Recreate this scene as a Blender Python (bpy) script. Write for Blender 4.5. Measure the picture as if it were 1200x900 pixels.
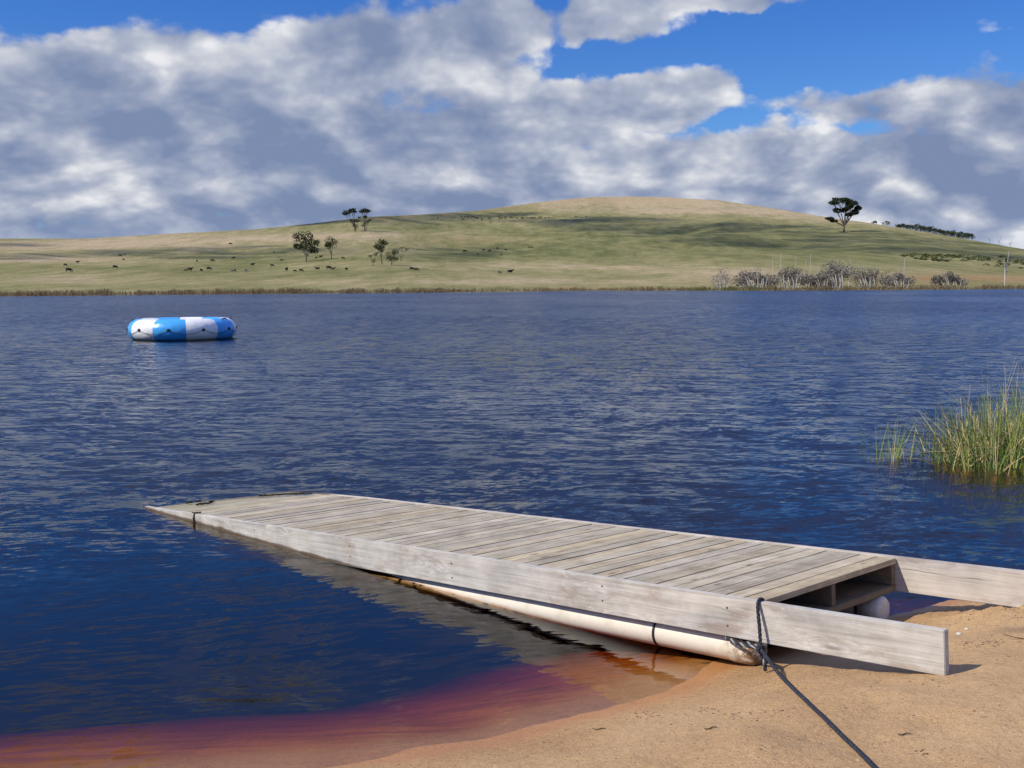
import bpy, bmesh, math, random
import numpy as np
from mathutils import Vector, Matrix

R = math.radians
for o in list(bpy.data.objects):
    bpy.data.objects.remove(o)
sc = bpy.context.scene
COL = sc.collection

# ------------------------------------------------------------------ camera
F, HZ, ROLL, CAMH = 1320.0, 334.0, R(0.42), 1.83
PITCH = math.atan((450 - HZ) / F)
cam_d = bpy.data.cameras.new('camera')
cam = bpy.data.objects.new('camera', cam_d)
COL.objects.link(cam)
cam_d.sensor_width = 36.0
cam_d.lens = 36.0 * F / 1200.0
cam_d.clip_start = 0.05
cam_d.clip_end = 20000
cam.matrix_world = Matrix.Translation((0, 0, CAMH)) @ Matrix.Rotation(R(90) - PITCH, 4, 'X') @ Matrix.Rotation(-ROLL, 4, 'Z')
sc.camera = cam

# ------------------------------------------------------------------ light
SUN_EL = R(43)
SUN_AZ = math.atan2(-0.93, -0.34)            # measured from +Y towards +X
SUN = Vector((math.sin(SUN_AZ) * math.cos(SUN_EL), math.cos(SUN_AZ) * math.cos(SUN_EL), math.sin(SUN_EL)))
sd = bpy.data.lights.new('sun', 'SUN')
sd.energy = 4.6
sd.angle = R(0.5)
sd.color = (1.0, 0.93, 0.81)
sun = bpy.data.objects.new('sun', sd)
sun.rotation_euler = SUN.to_track_quat('Z', 'Y').to_euler()
COL.objects.link(sun)
sc.view_settings.view_transform = 'Standard'
sc.view_settings.look = 'None'
sc.view_settings.exposure = 0.0
sc.view_settings.gamma = 1.0
sc.cycles.max_bounces = 8
sc.cycles.transparent_max_bounces = 16
sc.cycles.caustics_reflective = False
sc.cycles.caustics_refractive = False


# ------------------------------------------------------------------ node helper
class NT:
    def __init__(s, tree):
        s.t = tree
        s.n = tree.nodes
        s.l = tree.links
        s.n.clear()

    def node(s, typ, **kw):
        n = s.n.new(typ)
        for k, v in kw.items():
            setattr(n, k, v)
        return n

    def put(s, sock, v):
        if v is None:
            return
        if isinstance(v, bpy.types.NodeSocket):
            s.l.new(v, sock)
        else:
            if sock.type == 'RGBA' and len(v) == 3:
                v = (*v, 1)
            sock.default_value = v

    def m(s, op, a, b=None, c=None, clamp=False):
        n = s.node('ShaderNodeMath', operation=op, use_clamp=clamp)
        for i, v in enumerate((a, b, c)):
            s.put(n.inputs[i], v)
        return n.outputs[0]

    def vm(s, op, a, b=None, scale=None):
        n = s.node('ShaderNodeVectorMath', operation=op)
        s.put(n.inputs[0], a)
        s.put(n.inputs[1], b)
        if scale is not None:
            s.put(n.inputs['Scale'], scale)
        return n.outputs['Value'] if op in ('LENGTH', 'DOT_PRODUCT', 'DISTANCE') else n.outputs['Vector']

    def xyz(s, v):
        n = s.node('ShaderNodeSeparateXYZ')
        s.put(n.inputs[0], v)
        return n.outputs

    def vec(s, x, y, z=0.0):
        n = s.node('ShaderNodeCombineXYZ')
        for i, v in enumerate((x, y, z)):
            s.put(n.inputs[i], v)
        return n.outputs[0]

    def noise(s, vec, scale, detail=3, rough=0.5, dist=0.0, color=False, lac=2.0, dim='3D'):
        n = s.node('ShaderNodeTexNoise', noise_dimensions=dim)
        s.put(n.inputs['Vector'], vec)
        n.inputs['Scale'].default_value = scale
        n.inputs['Detail'].default_value = detail
        n.inputs['Roughness'].default_value = rough
        n.inputs['Lacunarity'].default_value = lac
        n.inputs['Distortion'].default_value = dist
        return n.outputs['Color'] if color else n.outputs[0]

    def ss(s, v, a, b, lo=0.0, hi=1.0):
        n = s.node('ShaderNodeMapRange', interpolation_type='SMOOTHSTEP')
        s.put(n.inputs[0], v)
        for i, q in enumerate((a, b, lo, hi)):
            s.put(n.inputs[i + 1], q)
        return n.outputs[0]

    def lin(s, v, a, b, lo=0.0, hi=1.0):
        n = s.node('ShaderNodeMapRange')
        s.put(n.inputs[0], v)
        for i, q in enumerate((a, b, lo, hi)):
            s.put(n.inputs[i + 1], q)
        return n.outputs[0]

    def mix(s, f, a, b, blend='MIX'):
        n = s.node('ShaderNodeMix', data_type='RGBA', blend_type=blend)
        s.put(n.inputs[0], f)
        s.put(n.inputs[6], a)
        s.put(n.inputs[7], b)
        return n.outputs[2]

    def ramp(s, v, stops):
        n = s.node('ShaderNodeValToRGB')
        e = n.color_ramp.elements
        while len(e) < len(stops):
            e.new(0.5)
        for i, (p, c) in enumerate(stops):
            e[i].position = p
            e[i].color = (*c, 1)
        s.put(n.inputs[0], v)
        return n.outputs[0]

    def attr(s, name, out='Fac'):
        n = s.node('ShaderNodeAttribute', attribute_name=name)
        return n.outputs[out]

    def bump(s, h, dist, strength=1.0, normal=None):
        n = s.node('ShaderNodeBump')
        n.inputs['Strength'].default_value = strength
        n.inputs['Distance'].default_value = dist
        s.put(n.inputs['Height'], h)
        if normal is not None:
            s.put(n.inputs['Normal'], normal)
        return n.outputs[0]


# ------------------------------------------------------------------ sky
world = bpy.data.worlds.new('World')
sc.world = world
world.use_nodes = True
w = NT(world.node_tree)
sky = w.node('ShaderNodeTexSky', sky_type='NISHITA')
sky.sun_disc = False
sky.sun_elevation = SUN_EL
sky.sun_rotation = SUN_AZ % (2 * math.pi)
sky.altitude = 100
sky.air_density = 1.0
sky.dust_density = 0.3
sky.ozone_density = 2.0
tc = w.node('ShaderNodeTexCoord')
D = tc.outputs['Generated']
dx, dy, dz = w.xyz(D)
az = w.m('ARCTAN2', dx, dy)
el = w.m('ARCSINE', dz)
elp = w.m('MAXIMUM', el, 0.0)
den = w.m('ADD', w.m('MAXIMUM', dz, 0.0), 0.46)
qx = w.m('DIVIDE', dx, den)
qy = w.m('DIVIDE', dy, den)
q = w.vec(qx, qy, 0.0)
wob = w.noise(q, 2.2, 3, 0.55, color=True)
wob = w.vm('SCALE', w.vm('SUBTRACT', wob, (0.5, 0.5, 0.5)), scale=0.10)
q = w.vm('ADD', q, wob)
# warped sky angles for the cloud masks
wa, wb, wc = w.xyz(w.noise(w.vm('SCALE', D, scale=1.0), 13.0, 5, 0.58, color=True))
azw = w.m('ADD', az, w.m('MULTIPLY', w.m('SUBTRACT', wa, 0.5), 0.085))
elw = w.m('ADD', el, w.m('MULTIPLY', w.m('SUBTRACT', wb, 0.5), 0.055))
mask = None
# cloud masses: azimuth, elevation, half widths (radians), weight
BLOBS = [(-0.225, 0.132, 0.215, 0.084, 0.85), (-0.42, 0.108, 0.14, 0.085, 0.65), (-0.04, 0.15, 0.10, 0.055, 0.55),
         (-0.08, 0.225, 0.09, 0.032, 0.46), (0.000, 0.226, 0.036, 0.024, 0.60), (0.106, 0.234, 0.058, 0.024, 0.85), (0.205, 0.243, 0.055, 0.016, 0.85),
         (0.075, 0.150, 0.042, 0.026, 0.62), (0.150, 0.156, 0.055, 0.028, 0.72), (0.275, 0.148, 0.060, 0.014, 0.45),
         (0.410, 0.118, 0.095, 0.052, 0.75), (0.500, 0.100, 0.10, 0.075, 0.40), (0.32, 0.243, 0.05, 0.010, 0.60), (0.46, 0.205, 0.08, 0.012, 0.25),
         (0.21, 0.208, 0.06, 0.010, 0.22), (-0.66, 0.20, 0.16, 0.10, 0.5), (0.75, 0.2, 0.2, 0.12, 0.5)]
for (a0, e0, sa, se, wt) in BLOBS:
    u = w.m('DIVIDE', w.m('SUBTRACT', azw, a0), sa)
    v = w.m('DIVIDE', w.m('SUBTRACT', elw, e0), se)
    r2 = w.m('ADD', w.m('MULTIPLY', u, u), w.m('MULTIPLY', v, v))
    g = w.m('EXPONENT', w.m('MULTIPLY', w.m('MULTIPLY', r2, r2), -0.6))
    g = w.m('MULTIPLY', g, wt)
    mask = g if mask is None else w.m('ADD', mask, g)
band = w.ss(elw, 0.105, 0.150, 0.90, 0.0)       # the bank of cloud that lies all along the horizon
mask = w.m('MINIMUM', w.m('MAXIMUM', mask, band), 0.85)
hi = w.ss(w.noise(q, 0.9, 2, 0.5), 0.40, 0.66, 0.0, 0.52)   # scattered clouds higher up
mask = w.m('ADD', mask, w.m('MULTIPLY', hi, w.ss(el, 0.29, 0.42)))
SH = (-0.040, 0.050, 0.0)


def billow(v, sc_, det):
    n = w.node('ShaderNodeTexVoronoi', feature='SMOOTH_F1', voronoi_dimensions='2D')
    w.put(n.inputs['Vector'], v)
    n.inputs['Scale'].default_value = sc_
    n.inputs['Detail'].default_value = det
    n.inputs['Roughness'].default_value = 0.55
    n.inputs['Smoothness'].default_value = 0.6
    return w.m('SUBTRACT', 1.0, n.outputs['Distance'])


def field(v, d1, d2):
    a_ = w.noise(v, 4.6, d1, 0.63, dim='2D')
    b_ = billow(v, 7.5, d2)
    return w.m('ADD', w.m('MULTIPLY', a_, 0.70), w.m('MULTIPLY', w.m('SUBTRACT', b_, 0.15), 0.40))


n1 = field(q, 8, 3)
n2 = field(w.vm('ADD', q, SH), 4, 1)
n3 = w.noise(w.vm('MULTIPLY', q, (0.62, 1.25, 1.0)), 3.2, 4, 0.55, dim='2D')
dens = w.m('ADD', mask, w.m('MULTIPLY', w.m('SUBTRACT', n1, 0.55), 1.15))
alpha = w.ss(dens, 0.13, 0.40)
lit = w.m('ADD', w.m('MULTIPLY', w.m('SUBTRACT', n1, n2), 2.3), w.m('MULTIPLY', w.m('SUBTRACT', n3, 0.5), 2.0))
lit = w.m('ADD', lit, w.m('MULTIPLY', w.m('SUBTRACT', 0.85, dens), 0.60))
lit = w.m('ADD', lit, w.m('MULTIPLY', w.m('SUBTRACT', n1, 0.55), 0.7))
lit = w.m('ADD', w.m('MULTIPLY', lit, 0.72), 0.50, clamp=True)
ccol = w.ramp(lit, [(0.0, (0.20, 0.265, 0.43)), (0.28, (0.29, 0.345, 0.49)), (0.55, (0.42, 0.465, 0.585)), (0.78, (0.60, 0.63, 0.70)), (1.0, (0.83, 0.84, 0.87))])
skyc = w.mix(1.0, sky.outputs[0], (0.27, 0.60, 1.22), 'MULTIPLY')
skyc = w.mix(w.ss(el, 0.10, 0.26, 1.0, 0.0), skyc, w.mix(1.0, skyc, (1.5, 1.2, 1.0), 'MULTIPLY'))
skyc = w.vm('SCALE', skyc, scale=w.ss(el, 0.27, 0.60, 1.0, 1.85))
SKS = 0.10
cl = w.vm('SCALE', ccol, scale=1.0 / SKS)
skyc = w.mix(w.ss(el, 0.27, 0.48, 0.0, 0.62), skyc, tuple(c / SKS for c in (0.32, 0.39, 0.78)))
fin = w.mix(alpha, skyc, cl)
fin = w.mix(w.ss(el, 0.0, 0.07, 0.30, 0.0), fin, tuple(c / SKS for c in (0.36, 0.46, 0.68)))
bg = w.node('ShaderNodeBackground')
w.put(bg.inputs[0], fin)
bg.inputs[1].default_value = SKS
wo = w.node('ShaderNodeOutputWorld')
w.l.new(bg.outputs[0], wo.inputs[0])
world.cycles.sampling_method = 'MANUAL'
world.cycles.sample_map_resolution = 512


# ------------------------------------------------------------------ helpers
def ray(px, py):
    u = (px - 600) / F
    v = -(py - 450) / F
    c, s_ = math.cos(ROLL), math.sin(ROLL)
    u2 = u * c + v * s_
    v2 = -u * s_ + v * c
    return np.array([u2, math.cos(PITCH) + v2 * math.sin(PITCH), -math.sin(PITCH) + v2 * math.cos(PITCH)])


def on(px, py, z=0.0):
    d = ray(px, py)
    t = (z - CAMH) / d[2]
    return np.array([0, 0, CAMH]) + d * t


def tag(o, label=None, cat=None, group=None, kind=None):
    if label: o['label'] = label
    if cat: o['category'] = cat
    if group: o['group'] = group
    if kind: o['kind'] = kind
    return o


def empty(name, loc=(0, 0, 0), mat=None):
    o = bpy.data.objects.new(name, None)
    o.empty_display_size = 0.2
    COL.objects.link(o)
    if mat is not None:
        o.matrix_world = mat
    else:
        o.location = loc
    return o


def copy_tree(o, parent=None):
    c = o.copy()
    COL.objects.link(c)
    if parent is not None:
        c.parent = parent
    for ch in list(o.children):
        copy_tree(ch, c)
    return c


class MB:
    """collects vertices and faces for one mesh"""
    def __init__(s):
        s.v, s.f, s.a = [], [], []

    def add(s, vs, fs, val=0.0):
        k = len(s.v)
        s.v.extend([tuple(map(float, p)) for p in vs])
        s.f.extend([tuple(i + k for i in f) for f in fs])
        s.a.extend([val] * len(vs))

    def box(s, x0, x1, y0, y1, z0, z1, val=0.0, jit=0.0):
        vs = [(x, y, z) for z in (z0, z1) for y in (y0, y1) for x in (x0, x1)]
        if jit:
            vs = [(x + random.uniform(-jit, jit), y + random.uniform(-jit, jit), z + random.uniform(-jit, jit) * .5) for x, y, z in vs]
        s.add(vs, [(0, 2, 3, 1), (4, 5, 7, 6), (0, 1, 5, 4), (2, 6, 7, 3), (0, 4, 6, 2), (1, 3, 7, 5)], val)

    def tube(s, pts, rad, n=8, val=0.0, cap=True):
        pts = [Vector(p) for p in pts]
        if not hasattr(rad, '__len__'):
            rad = [rad] * len(pts)
        vs, fs = [], []
        up = Vector((0, 0, 1))
        t0 = (pts[1] - pts[0]).normalized()
        a = t0.orthogonal().normalized()
        for i, p in enumerate(pts):
            t = (pts[min(i + 1, len(pts) - 1)] - pts[max(i - 1, 0)]).normalized()
            a = (a - t * a.dot(t))
            a = a.normalized() if a.length > 1e-6 else t.orthogonal().normalized()
            b = t.cross(a)
            for k in range(n):
                th = 2 * math.pi * k / n
                vs.append(p + (a * math.cos(th) + b * math.sin(th)) * rad[i])
        for i in range(len(pts) - 1):
            for k in range(n):
                k2 = (k + 1) % n
                fs.append((i * n + k, i * n + k2, (i + 1) * n + k2, (i + 1) * n + k))
        if cap:
            fs.append(tuple(range(n - 1, -1, -1)))
            fs.append(tuple((len(pts) - 1) * n + k for k in range(n)))
        s.add(vs, fs, val)

    def build(s, name, mat, parent=None, smooth=False, bevel=0.0):
        me = bpy.data.meshes.new(name)
        me.from_pydata(s.v, [], s.f)
        at = me.attributes.new('rnd', 'FLOAT', 'POINT')
        at.data.foreach_set('value', np.array(s.a, dtype=np.float32))
        me.materials.append(mat)
        me.update()
        if smooth:
            me.polygons.foreach_set('use_smooth', [True] * len(me.polygons))
        o = bpy.data.objects.new(name, me)
        COL.objects.link(o)
        if parent is not None:
            o.parent = parent
        if bevel:
            bm = bmesh.new()
            bm.from_mesh(me)
            bmesh.ops.bevel(bm, geom=bm.edges[:], offset=bevel, segments=2, affect='EDGES', clamp_overlap=True)
            bm.to_mesh(me)
            bm.free()
        return o


# value noise in numpy
def vnoise(x, y, seed=0):
    xi = np.floor(x).astype(np.int64)
    yi = np.floor(y).astype(np.int64)
    fx = x - xi
    fy = y - yi
    fx = fx * fx * (3 - 2 * fx)
    fy = fy * fy * (3 - 2 * fy)

    def h(a, b):
        n = (a * 374761393 + b * 668265263 + seed * 974634777) & 0xffffffff
        n = ((n ^ (n >> 13)) * 1274126177) & 0xffffffff
        return ((n ^ (n >> 16)) & 0xffff) / 65535.0
    return (h(xi, yi) * (1 - fx) + h(xi + 1, yi) * fx) * (1 - fy) + (h(xi, yi + 1) * (1 - fx) + h(xi + 1, yi + 1) * fx) * fy


def fbm(x, y, o=4, seed=0, g=0.5):
    r, a, t = 0, 1.0, 0
    for i in range(o):
        r = r + a * vnoise(x * 2 ** i + 17.3 * i, y * 2 ** i - 9.1 * i, seed + i)
        t += a
        a *= g
    return r / t


def material(name):
    m = bpy.data.materials.new(name)
    m.use_nodes = True
    return m, NT(m.node_tree)


def finish(t, col, rough=0.8, normal=None, spec=0.3, metallic=0.0, **kw):
    b = t.node('ShaderNodeBsdfPrincipled')
    t.put(b.inputs['Base Color'], col)
    t.put(b.inputs['Roughness'], rough)
    t.put(b.inputs['Specular IOR Level'], spec)
    t.put(b.inputs['Metallic'], metallic)
    for k, v in kw.items():
        t.put(b.inputs[k.replace('_', ' ')], v)
    if normal is not None:
        t.put(b.inputs['Normal'], normal)
    o = t.node('ShaderNodeOutputMaterial')
    t.l.new(b.outputs[0], o.inputs[0])
    return b


def simple(name, col, rough=0.8, var=0.25, scale=6.0, spec=0.3):
    m, t = material(name)
    p = t.node('ShaderNodeNewGeometry').outputs['Position']
    n = t.noise(p, scale, 3, 0.6)
    r = t.attr('rnd')
    k = t.m('ADD', t.lin(n, 0.3, 0.7, 1 - var, 1 + var), t.m('MULTIPLY', t.m('SUBTRACT', r, 0.5), var))
    c = t.vm('SCALE', tuple(col), scale=k)
    finish(t, c, rough, None, spec)
    return m


# ------------------------------------------------------------------ beach and lake bed
SHORE_PX = [(400, 894), (567, 875), (650, 846), (733, 823), (783, 800), (835, 783), (885, 766), (960, 742), (1032, 722), (1066, 713), (1106, 701)]
shore = [(-60.0, 9.0), (-25.0, 3.5), (-10.0, 3.2), (-4.0, 3.7), (-1.9, 4.0)] + [tuple(on(*p)[:2]) for p in SHORE_PX] + [(3.1, 6.6), (3.8, 6.8), (5.2, 7.6), (8.0, 9.5), (14.0, 11.0), (30.0, 9.0), (80.0, 14.0)]
SH_ = np.array(shore)


def shore_dist(X, Y):
    best = np.full(X.shape, 1e9)
    for i in range(len(SH_) - 1):
        a, b = SH_[i], SH_[i + 1]
        ab = b - a
        t = np.clip(((X - a[0]) * ab[0] + (Y - a[1]) * ab[1]) / (ab @ ab), 0, 1)
        best = np.minimum(best, np.hypot(X - a[0] - t * ab[0], Y - a[1] - t * ab[1]))
    poly = np.vstack([SH_, [[80, -500], [-60, -500]]])
    ins = np.zeros(X.shape, bool)
    j = len(poly) - 1
    for i in range(len(poly)):
        yi, yj = poly[i][1], poly[j][1]
        if yi != yj:
            c = ((yi > Y) != (yj > Y)) & (X < (poly[j][0] - poly[i][0]) * (Y - yi) / (yj - yi) + poly[i][0])
            ins ^= c
        j = i
    return np.where(ins, best, -best)


def beach_z(X, Y, rough=True):
    X = np.asarray(X, float)
    Y = np.asarray(Y, float)
    d = shore_dist(X, Y) + (fbm(X * 1.1, Y * 1.1, 3, 5) - 0.5) * 0.16
    up = 0.42 * (1 - np.exp(-(np.maximum(d, 0) / 1.2) ** 1.3)) + 0.006 * np.maximum(d - 3, 0)
    o = np.maximum(-d, 0)
    dn = -(0.045 * o + 0.155 * o ** 1.6)
    dn = np.maximum(dn, -3.0)
    # a scoured hole under the inshore end of the dock
    dn = dn - 0.9 * np.clip(o / 0.08, 0, 1) * np.exp(-(((X - 2.15) / 0.55) ** 2 + ((Y - 6.3) / 0.7) ** 2)) - 0.16 * np.clip((X - 2.0) / 1.0, 0, 1) * np.clip(o / 0.5, 0, 1)
    z = up + dn
    if rough:
        k = np.clip(d / 0.6, 0, 1)
        z = z + k * ((fbm(X * 1.6, Y * 1.6, 3, 11) - 0.5) * 0.09 + (fbm(X * 6.0, Y * 6.0, 4, 23, 0.6) - 0.5) * 0.026)
        z = z + (fbm(X * 3, Y * 3, 3, 31) - 0.5) * 0.012 * (1 - k)
        # the churned, lumpy heap of sand between the two side boards
        g = np.exp(-(((X - 2.75) / 0.55) ** 2 + ((Y - 5.75) / 0.42) ** 2)) * np.clip(d / 0.12, 0, 1)
        z = z + g * (0.010 + (fbm(X * 11, Y * 11, 4, 41, 0.65) - 0.45) * 0.10)
    return z


def axis(lo, hi, step, out, growth=1.16):
    a = list(np.arange(lo, hi, step))
    s_ = step
    left, right = [], []
    x = lo
    while x > -out:
        s_ *= growth
        x -= s_
        left.append(x)
    s_ = step
    x = a[-1]
    while x < out:
        s_ *= growth
        x += s_
        right.append(x)
    return np.array(left[::-1] + a + right)


def grid_obj(name, X, Y, Z, mat):
    ny, nx = X.shape
    co = np.stack([X, Y, Z], -1).reshape(-1, 3).astype(np.float32)
    idx = np.arange(nx * ny).reshape(ny, nx)
    quads = np.stack([idx[:-1, :-1], idx[:-1, 1:], idx[1:, 1:], idx[1:, :-1]], -1).reshape(-1, 4)
    me = bpy.data.meshes.new(name)
    me.vertices.add(len(co))
    me.vertices.foreach_set('co', co.ravel())
    me.loops.add(quads.size)
    me.loops.foreach_set('vertex_index', quads.ravel().astype(np.int32))
    me.polygons.add(len(quads))
    me.polygons.foreach_set('loop_start', np.arange(0, quads.size, 4, dtype=np.int32))
    me.polygons.foreach_set('use_smooth', np.ones(len(quads), bool))
    me.update(calc_edges=True)
    me.materials.append(mat)
    o = bpy.data.objects.new(name, me)
    COL.objects.link(o)
    return o


msand, t = material('sand')
P = t.node('ShaderNodeNewGeometry').outputs['Position']
px_, py_, pz_ = t.xyz(P)
nA = t.noise(P, 1.3, 4, 0.55)
nB = t.noise(P, 170.0, 3, 0.75)
nC = t.noise(P, 30.0, 5, 0.65)
vor = t.node('ShaderNodeTexVoronoi')
t.put(vor.inputs['Vector'], P)
vor.inputs['Scale'].default_value = 55.0
base = t.mix(t.ss(nA, 0.35, 0.65), (0.43, 0.245, 0.098), (0.53, 0.325, 0.142))
base = t.mix(t.ss(nC, 0.35, 0.7), base, t.vm('SCALE', base, scale=0.80))
base = t.mix(t.m('MULTIPLY', t.ss(nB, 0.38, 0.68), 0.60), base, (0.70, 0.52, 0.33))
speck = t.m('MULTIPLY', t.ss(vor.outputs['Distance'], 0.13, 0.07), t.ss(t.noise(P, 4.0, 3, 0.6), 0.52, 0.64))
base = t.mix(t.m('MULTIPLY', speck, 0.75), base, (0.10, 0.045, 0.025))
speck2 = t.ss(t.noise(P, 120.0, 1, 0.5), 0.70, 0.76)
base = t.mix(t.m('MULTIPLY', speck2, 0.6), base, (0.13, 0.07, 0.04))
# line of dark silt behind the board and damp rim beside the water
wet = t.ss(t.m('ADD', pz_, t.m('MULTIPLY', t.m('SUBTRACT', nA, 0.5), 0.03)), 0.008, 0.034, 1.0, 0.0)
damp = t.ss(t.m('ADD', pz_, t.m('MULTIPLY', t.m('SUBTRACT', nA, 0.5), 0.10)), 0.03, 0.14, 1.0, 0.0)
silt = t.m('MULTIPLY', t.ss(t.m('ABSOLUTE', t.m('ADD', t.m('SUBTRACT', py_, 5.12), t.m('ADD', t.m('MULTIPLY', t.m('SUBTRACT', px_, 2.6), 0.12), t.m('MULTIPLY', t.m('SUBTRACT', nA, 0.5), 0.3)))), 0.02, 0.10, 1.0, 0.0), t.ss(px_, 2.05, 2.45))
base = t.mix(t.m('MULTIPLY', silt, 0.55), base, (0.17, 0.115, 0.085))
base = t.mix(t.m('MULTIPLY', damp, 0.35), base, t.mix(1.0, base, (0.80, 0.66, 0.52), 'MULTIPLY'))
base = t.mix(wet, base, t.mix(1.0, base, (0.84, 0.66, 0.50), 'MULTIPLY'))
iron = t.ss(t.m('ADD', pz_, t.m('MULTIPLY', t.m('SUBTRACT', nC, 0.5), 0.03)), -0.045, -0.008, 1.0, 0.0)
rpl = t.noise(t.vec(t.m('MULTIPLY', px_, 2.0), t.m('MULTIPLY', py_, 16.0), 0.0), 1.0, 4, 0.6, 0.8)
base = t.mix(t.m('MULTIPLY', iron, t.ss(rpl, 0.40, 0.62, 0.0, 0.55)), base, t.mix(1.0, base, (0.55, 0.42, 0.30), 'MULTIPLY'))
base = t.mix(iron, base, t.mix(1.0, base, (1.0, 0.74, 0.45), 'MULTIPLY'))
hgt = t.m('ADD', t.m('MULTIPLY', nC, 0.013), t.m('MULTIPLY', nB, 0.0065))
hgt = t.m('MULTIPLY', hgt, t.m('SUBTRACT', 1.0, t.m('MULTIPLY', wet, 0.85)))
finish(t, base, t.lin(wet, 0, 1, 0.95, 0.5), t.bump(hgt, 1.0, 1.0), t.lin(wet, 0, 1, 0.15, 0.45))

ax = axis(-3.2, 4.2, 0.024, 420)
ay = axis(2.6, 8.2, 0.024, 200)
GX, GY = np.meshgrid(ax, ay)
beach = grid_obj('sand_beach', GX, GY, beach_z(GX, GY), msand)
tag(beach, kind='structure')

# ------------------------------------------------------------------ far shore and hill
SKY_PX = [(-400, 286), (-150, 283), (0, 279.5), (100, 279.5), (200, 273.7), (300, 268.5), (367, 261.7), (433, 254), (500, 251.0), (560, 246.7),
          (633, 236.5), (693, 230.8), (740, 230), (780, 231), (843, 234.7), (920, 246), (969, 254.5), (1025, 262), (1095, 273.5), (1200, 292), (1300, 303), (1500, 315), (2000, 320)]
_az, _te = [], []
for p in SKY_PX:
    d = ray(*p)
    _az.append(math.atan2(d[0], d[1]))
    _te.append(d[2] / math.hypot(d[0], d[1]))
AZ_T, TE_T = np.array(_az), np.array(_te)
RC_PX = [(-400, 950), (0, 1050), (300, 1200), (450, 1350), (600, 1800), (740, 1950), (900, 1650), (1000, 1350), (1200, 1080), (1600, 900)]
RC_A = np.array([math.atan((p - 600) / F) for p, _ in RC_PX])
RC_R = np.array([r_ for _, r_ in RC_PX], float)


def smoothed(xa, ya, sig):
    g = np.linspace(xa[0], xa[-1], 3000)
    v = np.interp(g, xa, ya)
    k = int(sig / (g[1] - g[0]))
    ker = np.exp(-np.linspace(-2.5, 2.5, 2 * k + 1) ** 2)
    ker /= ker.sum()
    return g, np.convolve(np.pad(v, k, mode='edge'), ker, 'valid')


RC_A, RC_R = smoothed(RC_A, RC_R, 0.06)
AZ_T, TE_T = smoothed(AZ_T, TE_T, 0.012)


def shore_r(a):
    px = 600 + F * np.tan(np.clip(a, -1.2, 1.2))
    y = np.interp(px, [0, 250, 545, 700, 900, 1200], [347.3, 345.0, 342.6, 340.6, 340.6, 338.6])
    yh = HZ - (px - 600) * math.tan(ROLL)
    r_ = CAMH * F / np.maximum(y - yh, 3) / np.cos(np.arctan((px - 600) / F))
    return np.clip(r_, 180, 330) + (fbm(a * 60, a * 0 + 3.3, 3, 77) - 0.5) * 10


def terrain(a, r_):
    a = np.asarray(a, float)
    r_ = np.asarray(r_, float)
    te = np.interp(a, AZ_T, TE_T)
    te = te + 0.00035 * (fbm(a * 160, a * 0, 3, 9) - 0.5)
    rc = np.interp(a, RC_A, RC_R)
    rs = shore_r(a)
    u = (r_ - rs) / (rc - rs)
    uc = np.clip(u, 1e-5, 1)
    e = uc ** 0.82
    wav = (fbm(a * 9 + 3, r_ / 150.0, 3, 3) - 0.5) * 0.16 * np.clip(uc * (1 - uc) * 4, 0, 1)
    e = e + wav
    tel = -CAMH / rs + (te + CAMH / rs) * e
    z = CAMH + r_ * tel
    zc = CAMH + rc * te
    z = np.where(u > 1, np.maximum(zc + (r_ - rc) * (te - 0.03 - 0.06 * np.clip((r_ - rc) / 200, 0, 1)), -20), z)
    z = np.where(u < 0, np.maximum((r_ - rs) * 0.12, -2.6), z)
    return z


def ground_at(px, py):
    """world point of the hillside seen in direction px, py"""
    d = ray(px, py)
    a = math.atan2(d[0], d[1])
    tel = d[2] / math.hypot(d[0], d[1])
    rs = float(shore_r(np.array([a]))[0])
    rc = float(np.interp(a, RC_A, RC_R))
    rr = np.linspace(rs, rc, 900)
    tt = (terrain(np.full(900, a), rr) - CAMH) / rr
    k = np.argmax(tt >= tel) if (tt >= tel).any() else 899
    r_ = rr[k]
    return Vector((r_ * math.sin(a), r_ * math.cos(a), float(terrain(a, r_)))), r_


aa = np.concatenate([np.linspace(-1.3, -0.56, 60), np.linspace(-0.55, 0.55, 760), np.linspace(0.56, 1.3, 60)])
rr = np.concatenate([np.linspace(150, 330, 110), np.geomspace(333, 2100, 300), np.geomspace(2150, 6000, 30)])
AA, RR = np.meshgrid(aa, rr)
TZ = terrain(AA, RR)
hx, hy = RR * np.sin(AA), RR * np.cos(AA)

mh, t = material('pasture')
P = t.node('ShaderNodeNewGeometry').outputs['Position']
dry = t.attr('dry')
orange = t.attr('rust')
hxx, hyy, hzz = t.xyz(P)
Pf = t.vec(hxx, t.m('MULTIPLY', hyy, 0.28), hzz)
n1 = t.noise(Pf, 0.012, 5, 0.6)
n2 = t.noise(Pf, 0.09, 5, 0.65)
n3 = t.noise(P, 0.55, 4, 0.7)
dd = t.m('ADD', dry, t.m('ADD', t.m('MULTIPLY', t.m('SUBTRACT', n1, 0.5), 1.2), t.m('MULTIPLY', t.m('SUBTRACT', n2, 0.5), 1.5)))
gc = t.ramp(dd, [(0.0, (0.125, 0.132, 0.05)), (0.35, (0.215, 0.203, 0.085)), (0.62, (0.290, 0.250, 0.125)), (1.0, (0.42, 0.33, 0.200))])
gc = t.mix(t.m('MULTIPLY', orange, t.ss(n2, 0.35, 0.6)), gc, (0.30, 0.17, 0.075))
gc = t.vm('SCALE', gc, scale=t.lin(n3, 0.3, 0.7, 0.62, 1.34))
gc = t.mix(t.m('MULTIPLY', t.ss(t.noise(P, 0.22, 3, 0.7), 0.60, 0.72), 0.35), gc, (0.075, 0.075, 0.035))
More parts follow.
